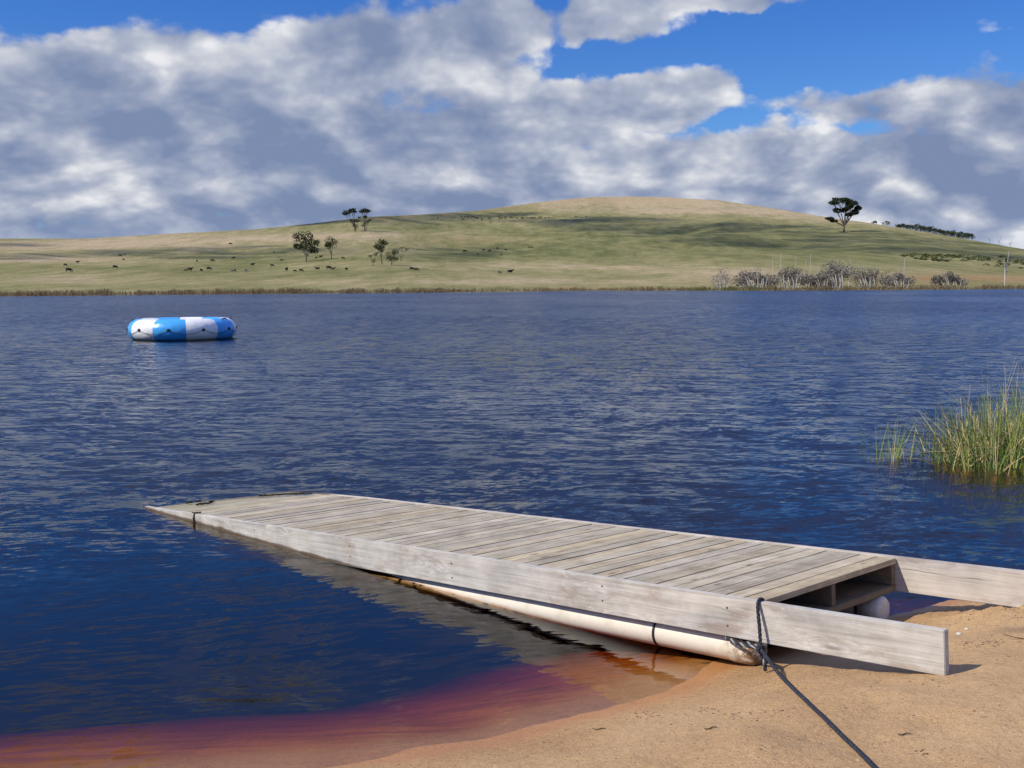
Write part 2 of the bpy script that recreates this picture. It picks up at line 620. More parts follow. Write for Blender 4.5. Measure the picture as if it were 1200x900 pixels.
finish(t, gc, 0.95, t.bump(t.noise(P, 0.8, 4, 0.7), 0.5, 0.8), 0.05)
hill = grid_obj('hill', hx, hy, TZ, mh)
tag(hill, kind='structure')

# pasture kinds: image coordinates of every vertex seen from the lake's near side, used only as a map of paddocks
tel = (TZ - CAMH) / RR
mx = 600 + F * np.tan(np.clip(AA, -1.2, 1.2))
my = HZ - (mx - 600) * math.tan(ROLL) - F * tel / np.cos(np.clip(AA, -1.2, 1.2))


def gz(cx, cy, wx, wy, sl=0.0):
    return np.exp(-(((mx - cx) / wx) ** 2 + ((my - cy - sl * (mx - cx)) / wy) ** 2))


dryv = 0.42 + 0 * mx
dryv += 0.48 * gz(720, 238, 200, 9) + 0.40 * gz(960, 256, 220, 7, 0.11)
dryv += 0.50 * gz(140, 286, 260, 8, -0.02) + 0.35 * gz(400, 277, 160, 6, -0.02)
dryv += 0.45 * gz(640, 313, 230, 5, 0.02) + 0.30 * gz(520, 330, 500, 4) + 0.5 * gz(60, 305, 120, 4)
dryv += 0.45 * gz(800, 249, 130, 3) + 0.4 * gz(600, 281, 55, 4)
dryv += 0.55 * gz(860, 322, 60, 7)
dryv -= 0.38 * gz(800, 286, 280, 18) + 0.15 * gz(250, 318, 260, 6) + 0.25 * gz(130, 316, 90, 5)
dryv -= 0.30 * gz(380, 305, 160, 5) + 0.2 * gz(520, 270, 140, 6) + 0.2 * gz(560, 300, 90, 7)
dryv -= 0.25 * gz(30, 281, 60, 3) 
rust = 0.8 * gz(1130, 327, 140, 6) + 0.35 * gz(870, 330, 60, 5) + 0.3 * gz(700, 338, 90, 2) + 0.25 * gz(700, 236, 120, 4) + 0.35 * gz(430, 255, 190, 5, -0.06) + 0.3 * gz(560, 282, 60, 4)
for nm, arr in (('dry', dryv), ('rust', rust)):
    at = hill.data.attributes.new(nm, 'FLOAT', 'POINT')
    at.data.foreach_set('value', np.clip(arr, 0, 1.2).astype(np.float32).ravel())

# ------------------------------------------------------------------ water
mw, t = material('lake_water')
P = t.node('ShaderNodeNewGeometry').outputs['Position']
x_, y_, z_ = t.xyz(P)
# swell crests run roughly across the lake; a little warp bends them
wrp = t.noise(P, 0.35, 2, 0.5, color=True)
Pw = t.vm('ADD', P, t.vm('SCALE', t.vm('SUBTRACT', wrp, (0.5, 0.5, 0.5)), scale=1.1))
wx_, wy_, wz_ = t.xyz(Pw)


def slope(sx, sy, rot, detail, rough, off):
    c, s_ = math.cos(rot), math.sin(rot)
    a = t.m('ADD', t.m('MULTIPLY', wx_, c), t.m('MULTIPLY', wy_, s_))
    b = t.m('SUBTRACT', t.m('MULTIPLY', wy_, c), t.m('MULTIPLY', wx_, s_))
    v = t.vec(t.m('MULTIPLY', a, sx), t.m('MULTIPLY', b, sy), off)
    cc = t.vm('SUBTRACT', t.noise(v, 1.0, detail, rough, color=True), (0.5, 0.5, 0.5))
    return cc


big = slope(1.9, 4.4, R(-6), 3, 0.6, 0.0)
mid = slope(8.0, 19.0, R(7), 4, 0.7, 7.0)
rip = slope(5.0, 30.0, R(16), 2, 0.5, 13.0)
# calm water in the lee of the dock and along the beach
LN = Vector((0.7014, 0.7128))
u_ = t.m('ADD', t.m('MULTIPLY', t.m('SUBTRACT', x_, -3.0), LN.x), t.m('MULTIPLY', t.m('SUBTRACT', y_, 9.3), LN.y))
calm = t.ss(t.m('ADD', u_, t.m('MULTIPLY', t.m('SUBTRACT', t.noise(P, 0.5, 2, 0.5), 0.5), 1.2)), -0.9, 0.7, 1.0, 0.0)
# left of the dock's outer end the chop comes back
calm = t.m('MULTIPLY', calm, t.ss(x_, -4.6, -2.4, 0.35, 1.0))
shal = t.ss(t.m('ADD', t.m('MULTIPLY', x_, -0.30), y_), 3.9, 6.3, 0.18, 1.0)
rough_k = t.m('MULTIPLY', t.lin(calm, 0, 1, 1.0, 0.25), shal)
gust = t.lin(t.noise(t.vec(t.m('MULTIPLY', x_, 0.05), t.m('MULTIPLY', y_, 0.03), 0.0), 1.0, 2, 0.5), 0.35, 0.65, 0.75, 1.15)
rough_k = t.m('MULTIPLY', rough_k, gust)
sl = t.vm('ADD', t.vm('SCALE', big, scale=0.62), t.vm('SCALE', mid, scale=0.95))
sl = t.vm('SCALE', sl, scale=rough_k)
sl = t.vm('ADD', sl, t.vm('SCALE', rip, scale=t.m('MULTIPLY', calm, t.m('MULTIPLY', shal, 0.26))))
a1, b1, c1 = t.xyz(sl)
bb = t.m('SUBTRACT', b1, t.m('MULTIPLY', rough_k, t.lin(y_, 5.0, 60.0, 0.06, 0.14)))
bb = t.m('ADD', t.m('MINIMUM', bb, 0.0), t.m('MULTIPLY', t.m('MAXIMUM', bb, 0.0), 0.15))   # wind waves: long near faces, short steep backs
nrm = t.vm('NORMALIZE', t.vec(t.m('MULTIPLY', a1, 0.55), bb, 1.0))
fr = t.node('ShaderNodeFresnel')
fr.inputs['IOR'].default_value = 1.333
t.put(fr.inputs['Normal'], nrm)
gl = t.node('ShaderNodeBsdfGlossy')
gl.inputs['Roughness'].default_value = 0.02
gl.inputs['Color'].default_value = (1, 1, 1, 1)
t.put(gl.inputs['Normal'], nrm)
tr = t.node('ShaderNodeBsdfTransparent')
ms = t.node('ShaderNodeMixShader')
t.put(ms.inputs[0], fr.outputs[0])
t.l.new(tr.outputs[0], ms.inputs[1])
t.l.new(gl.outputs[0], ms.inputs[2])
va = t.node('ShaderNodeVolumeAbsorption')
va.inputs['Color'].default_value = (0.835, 0.65, 0.0, 1)
va.inputs['Density'].default_value = 9.5
o = t.node('ShaderNodeOutputMaterial')
t.l.new(ms.outputs[0], o.inputs['Surface'])
t.l.new(va.outputs[0], o.inputs['Volume'])
me = bpy.data.meshes.new('lake_water')
me.from_pydata([(-400, -150, 0), (400, -150, 0), (400, 500, 0), (-400, 500, 0)], [], [(0, 1, 2, 3)])
me.materials.append(mw)
lake = bpy.data.objects.new('lake_water', me)
COL.objects.link(lake)
tag(lake, kind='structure')

# ------------------------------------------------------------------ out-of-view clouds, shaped and placed to cast the hillside shadows
mc, t = material('shade_cloud')
tr = t.node('ShaderNodeBsdfTransparent')
df = t.node('ShaderNodeBsdfDiffuse')
df.inputs[0].default_value = (0.9, 0.9, 0.9, 1)
mxs = t.node('ShaderNodeMixShader')
mxs.inputs[0].default_value = 0.11
t.l.new(tr.outputs[0], mxs.inputs[1])
t.l.new(df.outputs[0], mxs.inputs[2])
t.l.new(mxs.outputs[0], t.node('ShaderNodeOutputMaterial').inputs[0])


def ico(sub=1):
    bm = bmesh.new()
    bmesh.ops.create_icosphere(bm, subdivisions=sub, radius=1)
    vs = [v.co.copy() for v in bm.verts]
    fs = [tuple(v.index for v in f.verts) for f in bm.faces]
    bm.free()
    return vs, fs


ICO1, ICO2 = ico(1), ico(2)
rc_ = random.Random(5)
for (cx, cy, hxp, hyp, slant, n, alt) in [(905, 277, 260, 14, 0.060, 230, 620), (480, 256.5, 150, 4.0, -0.035, 90, 600), (265, 296, 165, 7.5, -0.012, 130, 480),
                                          (530, 296, 100, 5.5, 0.0, 70, 400), (-10, 287, 70, 2.2, 0.0, 30, 380), (20, 301, 85, 3.0, -0.01, 40, 360), (1120, 296, 130, 5, 0.10, 60, 430),
                                          (690, 257, 90, 2.6, -0.03, 34, 470)]:
    mb = MB()
    for k in range(n):
        while True:
            a, b = rc_.uniform(-1, 1), rc_.uniform(-1, 1)
            if a * a + b * b < 1 and vnoise(np.array(a * 3.2 + cx), np.array(b * 2.0), 4) > 0.22: break
        px_i, py_i = cx + a * hxp, cy + b * hyp + slant * a * hxp
        g, r_ = ground_at(px_i, py_i)
        c = g + SUN * ((alt - g.z) / SUN.z)
        rad = 0.8 * hxp * r_ / F / math.sqrt(n) * rc_.uniform(0.6, 1.5) * 1.9
        mb.add([(c.x + v.x * rad, c.y + v.y * rad * 0.7, c.z + (v.z if v.z > 0 else v.z * .35) * rad * 0.45) for v in ICO2[0]], ICO2[1])
    o = mb.build('shade_cloud', mc, smooth=True)
    tag(o, kind='structure')

# ------------------------------------------------------------------ wood
def wood_mat(name, light, dark, along='Y', crack=0.0):
    m, t = material(name)
    P = t.node('ShaderNodeTexCoord').outputs['Object']
    x, y, z = t.xyz(P)
    rnd = t.attr('rnd')
    if along == 'X':
        g = t.vec(t.m('MULTIPLY', x, 1.6), t.m('MULTIPLY', y, 55.0), t.m('ADD', t.m('MULTIPLY', z, 55), t.m('MULTIPLY', rnd, 40)))
        kv = t.vec(t.m('MULTIPLY', x, 3.0), t.m('MULTIPLY', y, 9.0), t.m('MULTIPLY', rnd, 31.0))
    else:
        g = t.vec(t.m('MULTIPLY', x, 45), t.m('MULTIPLY', y, 1.3), t.m('MULTIPLY', z, 45))
        kv = t.vec(t.m('MULTIPLY', x, 4), t.m('MULTIPLY', y, 1.9), t.m('MULTIPLY', z, 7.5))
    kn = t.node('ShaderNodeTexVoronoi')
    t.put(kn.inputs['Vector'], kv)
    kn.inputs['Scale'].default_value = 1.0
    kd = kn.outputs['Distance']
    knot = t.ss(kd, 0.02, 0.16, 1.0, 0.0)
    gd = t.vm('ADD', g, t.vm('SCALE', t.vec(1.0, 1.0, 1.0), scale=t.m('MULTIPLY', t.ss(kd, 0.05, 0.45, 1.0, 0.0), 2.5)))
    grain = t.noise(gd, 1.0, 5, 0.62, 0.3)
    fine = t.noise(t.vm('SCALE', g, scale=3.5), 1.0, 3, 0.6)
    blot = t.noise(P, 5.0, 5, 0.6)
    blot2 = t.noise(P, 1.3, 3, 0.55)
    f = t.m('ADD', t.m('MULTIPLY', t.m('SUBTRACT', grain, 0.5), 1.5), t.m('MULTIPLY', t.m('SUBTRACT', blot, 0.5), 1.3))
    f = t.m('ADD', f, t.m('MULTIPLY', t.m('SUBTRACT', fine, 0.5), 0.6))
    f = t.m('ADD', f, 0.5, clamp=True)
    c = t.mix(f, dark, light)
    if along == 'X':
        c = t.vm('SCALE', c, scale=t.lin(rnd, 0, 1, 0.82, 1.12))
        c = t.mix(t.m('MULTIPLY', t.ss(t.m('FRACT', t.m('MULTIPLY', rnd, 7.3)), 0.35, 0.95), 0.7), c, t.mix(1.0, c, (0.93, 0.93, 1.0), 'MULTIPLY'))
        c = t.mix(t.ss(t.m('FRACT', t.m('MULTIPLY', rnd, 13.7)), 0.5, 0.95, 0.0, 0.6), c, t.mix(1.0, c, (1.04, 0.93, 0.74), 'MULTIPLY'))
        # green algae where the outer end is awash, dark damp stains along the near edge
        alg = t.m('MULTIPLY', t.ss(t.m('ADD', y, t.m('MULTIPLY', t.m('SUBTRACT', blot2, 0.5), 1.4)), 4.9, 5.9), t.ss(blot, 0.35, 0.6))
        c = t.mix(t.m('MULTIPLY', alg, 0.55), c, (0.17, 0.18, 0.07))
        st = t.m('MULTIPLY', t.ss(x, 0.05, 0.65, 1.0, 0.0), t.ss(t.noise(t.vec(t.m('MULTIPLY', x, 1.5), t.m('MULTIPLY', y, 5), 3.0), 1.0, 3, 0.6), 0.56, 0.70))
        c = t.mix(t.m('MULTIPLY', st, 0.45), c, (0.13, 0.10, 0.075))
    else:
        # rust and tannin stains, whitish scars beside the knots, dark wet foot
        scar = t.m('MULTIPLY', t.ss(t.noise(t.vec(t.m('MULTIPLY', x, 6), t.m('MULTIPLY', y, 6), t.m('MULTIPLY', z, 14)), 1.0, 5, 0.7, 1.5), 0.55, 0.66), t.ss(t.noise(P, 1.6, 2, 0.5), 0.45, 0.56))
        c = t.mix(t.m('MULTIPLY', scar, 0.6), c, (0.66, 0.63, 0.60))
        st = t.m('MULTIPLY', t.ss(t.noise(t.vec(x, t.m('MULTIPLY', y, 3.0), t.m('MULTIPLY', z, 8)), 1.0, 4, 0.6), 0.52, 0.68), 0.55)
        c = t.mix(st, c, (0.30, 0.22, 0.16))
        wz = t.xyz(t.node('ShaderNodeNewGeometry').outputs['Position'])[2]
        wetl = t.ss(t.m('ADD', wz, t.m('MULTIPLY', t.m('SUBTRACT', blot, 0.5), 0.025)), 0.008, 0.024, 1.0, 0.0)
        c = t.mix(t.m('MULTIPLY', wetl, 0.85), c, (0.085, 0.050, 0.028))
        c = t.mix(t.ss(wz, -0.03, -0.002, 1.0, 0.0), c, (0.03, 0.018, 0.01))
        blu = t.ss(t.noise(t.vec(x, t.m('MULTIPLY', y, 1.1), t.m('MULTIPLY', z, 5)), 1.0, 3, 0.55), 0.50, 0.66)
        c = t.mix(t.m('MULTIPLY', blu, 0.45), c, t.mix(1.0, c, (0.72, 0.77, 0.86), 'MULTIPLY'))
        # splits
        cr = t.m('ABSOLUTE', t.m('SUBTRACT', z, t.m('ADD', -0.092, t.m('MULTIPLY', t.noise(t.vec(0.0, y, 0.0), 4.0, 2, 0.5), 0.05))))
        crm = t.m('MULTIPLY', t.ss(cr, 0.0009, 0.0022, 1.0, 0.0), t.ss(t.noise(t.vec(0.0, y, t.m('MULTIPLY', x, 2)), 1.4, 2, 0.5), 0.50, 0.54))
        c = t.mix(t.m('MULTIPLY', crm, crack), c, (0.07, 0.055, 0.04))
    c = t.mix(t.m('MULTIPLY', knot, 0.8), c, (0.10, 0.07, 0.05))
    hgt = t.m('ADD', t.m('MULTIPLY', grain, 0.003), t.m('MULTIPLY', fine, 0.001))
    finish(t, c, 0.85, t.bump(hgt, 1.0, 0.8), 0.2)
    return m


m_deck = wood_mat('weathered_decking', (0.60, 0.535, 0.40), (0.235, 0.195, 0.13), 'X')
m_board = wood_mat('weathered_side_board', (0.67, 0.635, 0.555), (0.31, 0.28, 0.235), 'Y')
m_board2 = wood_mat('split_side_board', (0.64, 0.58, 0.50), (0.40, 0.345, 0.275), 'Y', 0.8)
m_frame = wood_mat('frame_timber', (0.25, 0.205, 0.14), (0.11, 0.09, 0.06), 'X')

# ------------------------------------------------------------------ the dock
S = 1.18
N1 = Vector((0.94435929, 4.2962661, -1.22527509)) * S + Vector((0, 0, CAMH - 0.012))
LV = Vector((-0.70527692, 0.70648141, -0.0598)).normalized()
WV = Vector((0.70071999, 0.71291414, -0.02729341))
WV = (WV - LV * WV.dot(LV)).normalized()
NV = WV.cross(LV).normalized()
MD = Matrix((WV, LV, NV)).transposed().to_4x4()
MD.translation = N1
WID, LEN, BH = 1.416, 5.93, 0.188
random.seed(3)
dock = empty('floating_dock', mat=MD)
tag(dock, 'weathered grey timber floating dock running from the sand out into the lake', 'dock')
mb = MB()
pitch = 0.1042
npl = int(LEN / pitch)
for i in range(npl):
    y0 = 0.0 + i * pitch + random.uniform(-0.0012, 0.0012)
    gap = random.choice([0.005, 0.006, 0.007, 0.0065, 0.010])
    if i in (0,): gap = 0.004
    if i == int(3.706 * S / pitch): gap = 0.030
    y1 = y0 + pitch - gap
    zt = -0.004 + random.uniform(-0.0022, 0.0015)
    mb.box(0.044 + random.uniform(-.001, .004), WID - 0.044 - random.uniform(-.001, .006), y0, y1, zt - 0.03, zt, random.random(), jit=0.0009)
    sag = 0.014 * max(y0 - 4.7, 0)
    mb.v[-8:] = [(v[0], v[1], v[2] - sag * (v[0] / WID) ** 1.5) for v in mb.v[-8:]]
mb.build('deck', m_deck, dock, bevel=0.0018)


def board(x0, x1, y0, y1, seed, mat):
    b = MB()
    ys = np.linspace(y0, y1, 60)
    vs, fs = [], []
    for y in ys:
        sag = 0.014 * max(y - 4.7, 0) if x0 > 1 else 0.0
        wob = (float(vnoise(np.array(y * 2.0), np.array(seed * 1.0), 3)) - .5) * 0.005
        for (xx, zz) in ((x0, -BH + wob * .6 - sag), (x1, -BH + wob * .6 - sag), (x1, wob * .5 - sag), (x0, wob * .5 - sag)):
            vs.append((xx + wob * .5, y, zz))
    for i in range(59):
        for k in range(4):
            k2 = (k + 1) % 4
            fs.append((i * 4 + k, (i + 1) * 4 + k, (i + 1) * 4 + k2, i * 4 + k2))
    fs.append((0, 1, 2, 3))
    fs.append((59 * 4 + 3, 59 * 4 + 2, 59 * 4 + 1, 59 * 4))
    b.add(vs, fs)
    o = b.build('side_board', mat, dock)
    bm = bmesh.new()
    bm.from_mesh(o.data)
    bmesh.ops.recalc_face_normals(bm, faces=bm.faces[:])
    ed = [e for e in bm.edges if len(e.link_faces) == 2 and e.calc_face_angle(0) > 1.2]
    bmesh.ops.bevel(bm, geom=ed, offset=0.003, segments=2, affect='EDGES')
    bm.to_mesh(o.data)
    bm.free()
    return o


nearb = board(0.0, 0.040, -0.885, LEN, 1, m_board)
farb = board(WID - 0.040, WID, -1.05, LEN - 0.03, 2, m_board2)
m_nail = simple('rusty_nail', (0.22, 0.085, 0.035), 0.6, 0.3, 80)
for (yy, zz) in ((0.16, -0.05), (0.16, -0.135), (0.93, -0.045), (0.93, -0.12), (2.10, -0.055), (2.10, -0.14), (3.10, -0.05), (3.1, -0.12), (4.25, -0.05)):
    b = MB()
    b.tube([(-0.0022, yy, zz), (0.004, yy, zz)], [0.0048, 0.0048], 10)
    b.build('nail', m_nail, nearb)
b = MB()
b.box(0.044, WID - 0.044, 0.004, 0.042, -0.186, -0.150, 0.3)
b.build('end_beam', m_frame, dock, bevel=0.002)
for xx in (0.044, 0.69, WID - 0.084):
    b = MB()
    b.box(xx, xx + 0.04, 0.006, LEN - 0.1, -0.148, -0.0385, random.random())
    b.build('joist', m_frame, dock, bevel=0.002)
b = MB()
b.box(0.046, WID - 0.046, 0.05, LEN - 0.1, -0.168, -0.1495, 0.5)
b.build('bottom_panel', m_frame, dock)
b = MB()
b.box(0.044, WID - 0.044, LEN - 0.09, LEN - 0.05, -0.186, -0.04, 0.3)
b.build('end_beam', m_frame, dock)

mp, t = material('cream_pvc_pipe')
P = t.node('ShaderNodeTexCoord').outputs['Object']
x, y, z = t.xyz(P)
n = t.noise(P, 9.0, 5, 0.65)
c = t.mix(t.ss(n, 0.45, 0.72, 0.0, 0.35), (0.74, 0.68, 0.55), (0.42, 0.33, 0.20))
wz = t.xyz(t.node('ShaderNodeNewGeometry').outputs['Position'])[2]
c = t.mix(t.ss(t.m('ADD', wz, t.m('MULTIPLY', n, 0.05)), 0.016, 0.045, 0.6, 0.0), c, (0.42, 0.15, 0.03))
c = t.mix(t.ss(wz, -0.035, -0.002, 1.0, 0.0), c, (0.035, 0.018, 0.008))
# dirt caked on the end cap
c = t.mix(t.m('MULTIPLY', t.ss(y, 0.03, 0.26, 1.0, 0.0), t.ss(t.noise(P, 28.0, 5, 0.7), 0.42, 0.56)), c, (0.22, 0.125, 0.05))
finish(t, c, 0.45, t.bump(n, 0.002, 0.5), 0.4)
mpg, t = material('grey_pvc_pipe')
P = t.node('ShaderNodeTexCoord').outputs['Object']
n = t.noise(P, 12.0, 5, 0.65)
c = t.mix(t.ss(n, 0.4, 0.7, 0.0, 0.6), (0.62, 0.60, 0.55), (0.30, 0.26, 0.20))
finish(t, c, 0.5, None, 0.4)
m_strap = simple('black_strap', (0.02, 0.02, 0.022), 0.6, 0.2, 30)


def pipe(cx, cz, y0, y1, mat, straps):
    r0 = 0.072
    prof = [(y0 - 0.034, 0.006), (y0 - 0.032, 0.045), (y0 - 0.026, 0.062), (y0 - 0.014, 0.073), (y0, 0.0735), (y0 + 0.004, 0.0755), (y0 + 0.105, 0.0755), (y0 + 0.106, r0)]
    ys = [p[0] for p in prof] + list(np.linspace(y0 + 0.12, y1, 30))
    rs_ = [p[1] for p in prof] + [r0] * 30
    b = MB()
    b.tube([(cx, y, cz) for y in ys], rs_, 28)
    o = b.build('float_pipe', mat, dock, smooth=True)
    for ys_ in straps:
        b = MB()
        vs, fs = [], []
        for k in range(28):
            th = 2 * math.pi * k / 28
            for (yy, rr_) in ((ys_, 0.0725), (ys_, 0.0768), (ys_ + 0.012, 0.0768), (ys_ + 0.012, 0.0725)):
                vs.append((cx + rr_ * math.cos(th), yy, cz + rr_ * math.sin(th)))
        for k in range(28):
            k2 = (k + 1) % 28
            for j in range(4):
                j2 = (j + 1) % 4
                fs.append((k * 4 + j, k2 * 4 + j, k2 * 4 + j2, k * 4 + j2))
        b.add(vs, fs)
        b.build('strap', m_strap, o, smooth=False)
    return o


pipe(0.100, -BH - 0.066, 0.075, LEN - 0.3, mp, (0.62,))
pipe(WID - 0.20, -BH - 0.074, 0.02, LEN - 0.3, mpg, (0.115, 0.9))

# small dark scraps of weed and dirt at the awash end (one weed strand hangs over the board, one lies across the deck)
m_weed = simple('dead_waterweed', (0.045, 0.033, 0.018), 0.7, 0.3, 50)


def dock_pt(px, py, z=0.0):
    """local dock x,y of the deck plane seen at px,py"""
    inv = MD.inverted()
    c = inv @ Vector((0, 0, CAMH))
    d = inv.to_3x3() @ Vector(ray(px, py))
    t_ = (z - c.z) / d.z
    return c + d * t_


def strand(name, pts, r_, label, wob=0.004, group=None):
    b = MB()
    P_ = [Vector(p) for p in pts]
    out = []
    for i in range(len(P_) - 1):
        for k in range(8):
            q_ = P_[i].lerp(P_[i + 1], k / 8)
            out.append(q_ + Vector((random.uniform(-wob, wob), random.uniform(-wob, wob), random.uniform(0, wob))))
    out.append(P_[-1])
    b.tube(out, [r_ * random.uniform(.6, 1.3) for _ in out], 6)
    for k in range(len(out) // 2):
        q_ = random.choice(out)
        b.tube([q_, q_ + Vector((random.uniform(-.03, .03), random.uniform(-.03, .03), random.uniform(0, .01)))], r_ * .5, 5)
    o = b.build(name, m_weed)
    o.matrix_world = MD
    tag(o, label, 'weed', group)
    return o


a, b_, c_ = dock_pt(303, 582), dock_pt(335, 580.0), dock_pt(366, 579)
strand('weed_strand', [a + Vector((0, 0, .006)), b_ + Vector((0, 0, .006)), c_ + Vector((0, 0, .008))], 0.008, 'long dark strand of waterweed lying across the awash outer end of the dock')
hp = dock_pt(237, 601)
strand('weed_strand', [(0.035, hp.y - .03, 0.007), (0.006, hp.y, 0.006), (-0.008, hp.y, -0.02), (-0.010, hp.y, -0.07)], 0.006, 'dark weed strand draped over the side board near the dock tip', 0.003)
for (px_i, py_i, L_) in ((222, 590, .05), (233, 588, .05), (240, 591, .14), (247, 588.5, .03)):
    p = dock_pt(px_i, py_i)
    strand('weed_scrap', [p + Vector((-L_ / 2, 0, .004)), p + Vector((L_ / 2, 0.01, .004))], 0.008, 'small dark scrap of dirt on the algae-green outer corner of the dock', 0.006, 'dark scraps on the outer corner')

# ------------------------------------------------------------------ rope
mr, t = material('navy_rope')
P = t.node('ShaderNodeTexCoord').outputs['Object']
n = t.noise(P, 260.0, 3, 0.7)
c = t.mix(t.ss(n, 0.56, 0.68), (0.022, 0.026, 0.038), (0.17, 0.17, 0.16))
c = t.mix(t.ss(t.attr('rnd'), 0.85, 0.95), c, (0.30, 0.30, 0.28))
finish(t, c, 0.8, None, 0.2)


def smooth_pts(pts, n=14):
    P_ = [Vector(p) for p in pts]
    P_ = [P_[0] * 2 - P_[1]] + P_ + [P_[-1] * 2 - P_[-2]]
    out = []
    for i in range(1, len(P_) - 2):
        a, b, c, d = P_[i - 1:i + 3]
        for k in range(n):
            s_ = k / n
            out.append(0.5 * ((2 * b) + (c - a) * s_ + (2 * a - 5 * b + 4 * c - d) * s_ ** 2 + (3 * b - a - 3 * c + d) * s_ ** 3))
    out.append(P_[-2])
    return out


def rope_geo(mb, pts, r_=0.0085, n=14, twist=95.0, light=0.0):
    c = smooth_pts(pts, n)
    # resample evenly
    L_ = [0]
    for i in range(1, len(c)):
        L_.append(L_[-1] + (c[i] - c[i - 1]).length)
    N_ = max(8, int(L_[-1] / 0.010))
    res = []
    for k in range(N_ + 1):
        s_ = L_[-1] * k / N_
        i = min(max(np.searchsorted(L_, s_) - 1, 0), len(c) - 2)
        f_ = (s_ - L_[i]) / max(L_[i + 1] - L_[i], 1e-9)
        res.append(c[i].lerp(c[i + 1], f_))
    a = (res[1] - res[0]).normalized().orthogonal().normalized()
    st = [[], [], []]
    for k, p in enumerate(res):
        tn = (res[min(k + 1, N_)] - res[max(k - 1, 0)]).normalized()
        a = (a - tn * a.dot(tn)).normalized()
        bb = tn.cross(a)
        s_ = L_[-1] * k / N_
        for j in range(3):
            th = s_ * twist + j * 2.0944
            st[j].append(p + (a * math.cos(th) + bb * math.sin(th)) * r_ * 0.5)
    for j in range(3):
        mb.tube(st[j], r_ * 0.56, 6, light if j == 0 else 0.0)


def sand_pt(px, py, lift=0.0):
    z = 0.15
    for _ in range(12):
        p = on(px, py, z)
        z = float(beach_z(np.array([p[0]]), np.array([p[1]]))[0]) + lift
    return Vector(on(px, py, z))


kn_ = MD @ Vector((-0.050, -0.052, -BH - 0.012))       # the knot hangs just under the board edge
top = MD @ Vector((-0.010, 0.0, 0.004))
rope = empty('mooring_rope', kn_)
tag(rope, 'dark twisted mooring rope looped round the dock corner and trailing down across the sand', 'rope')
RI = Matrix.Translation(-kn_)


def rp(v):
    return Vector(v) - kn_


b = MB()
rope_geo(b, [rp(MD @ Vector(p)) for p in ((0.085, -0.010, -0.10), (0.052, -0.009, -0.012), (0.030, -0.012, 0.007), (0.004, -0.014, 0.008), (-0.018, -0.020, -0.02), (-0.036, -0.038, -0.10), (-0.050, -0.052, -BH - 0.010))])
rope_geo(b, [rp(MD @ Vector(p)) for p in ((-0.050, -0.052, -BH - 0.008), (-0.03, 0.06, -BH - 0.016), (0.005, 0.17, -BH - 0.006), (0.05, 0.15, -BH - 0.012), (-0.02, -0.02, -BH - 0.016), (-0.050, -0.052, -BH - 0.014))], light=1.0)
b.build('loop', mr, rope, smooth=True)
b = MB()
for k in range(3):
    rope_geo(b, [Vector((0.014 * math.cos(th + k), 0.010 * math.sin(th * 1.0 + k * 2), 0.013 * math.sin(th + k))) for th in np.linspace(0, 6.0, 9)], 0.0085, 6)
b.build('knot', mr, rope, smooth=True)
b = MB()
tailend = sand_pt(897, 786, 0.01)
rope_geo(b, [Vector((0, 0, 0)), Vector((0.008, -0.005, -0.05)), rp(tailend) * 0.75 + Vector((0, 0, 0.02)), rp(tailend)], 0.0092, light=1.0)
b.build('tail', mr, rope, smooth=True)
b = MB()
run_px = [(948, 824), (965, 840), (985, 860), (1006, 880), (1028, 902), (1070, 945), (1140, 1010)]
mid1 = kn_ * 0.55 + sand_pt(948, 824, 0.009) * 0.45 + Vector((0, 0, -0.018))
rope_geo(b, [Vector((0, 0, 0)), rp(mid1)] + [rp(sand_pt(px_i, py_i, 0.008)) for px_i, py_i in run_px], 0.0088)
b.build('trailing_line', mr, rope, smooth=True)

# ------------------------------------------------------------------ pebbles, twigs and grit
m_peb = simple('pale_pebble', (0.62, 0.58, 0.50), 0.7, 0.15, 60)


def pebble(px, py, r_, label, mat=m_peb, cat='pebble', name='pebble'):
    p = sand_pt(px, py)
    b = MB()
    rr_ = random.Random(int(px * 7 + py))
    b.add([(v.x * r_ * 1.3 * (1 + rr_.uniform(-.12, .12)), v.y * r_ * (1 + rr_.uniform(-.12, .12)), v.z * r_ * 0.7 + r_ * .35) for v in ICO2[0]], ICO2[1])
    o = b.build(name, mat, smooth=True)
    o.location = p
    tag(o, label, cat)


pebble(1124, 744, 0.012, 'larger of two white pebbles on the churned sand between the side boards')
pebble(1133, 738, 0.009, 'smaller white pebble lying just behind the larger one on the churned sand')
m_twig = simple('dark_twig', (0.07, 0.042, 0.025), 0.8, 0.3, 60)


def twig(px, py, L_, ang, label):
    p = sand_pt(px, py, 0.004)
    b = MB()
    c, s_ = math.cos(ang), math.sin(ang)
    pts = [Vector((c * L_ * k, s_ * L_ * k + 0.004 * math.sin(k * 9), 0.002 * math.sin(k * 5))) for k in np.linspace(-.5, .5, 7)]
    b.tube(pts, [0.0014, .002, .0022, .0024, .0022, .0018, .001], 6)
    o = b.build('twig', m_twig)
    o.location = p
    tag(o, label, 'twig')


twig(833, 853, 0.05, 0.2, 'short dark twig on the sand left of the trailing rope')
twig(1060, 860, 0.045, 0.0, 'short dark twig on the sand right of the trailing rope')
twig(1196, 748, 0.16, -0.9, 'long thin stem lying on the sand at the right edge beyond the board end')
twig(703, 854, 0.06, -0.1, 'dark twig on the sand close to the water edge')

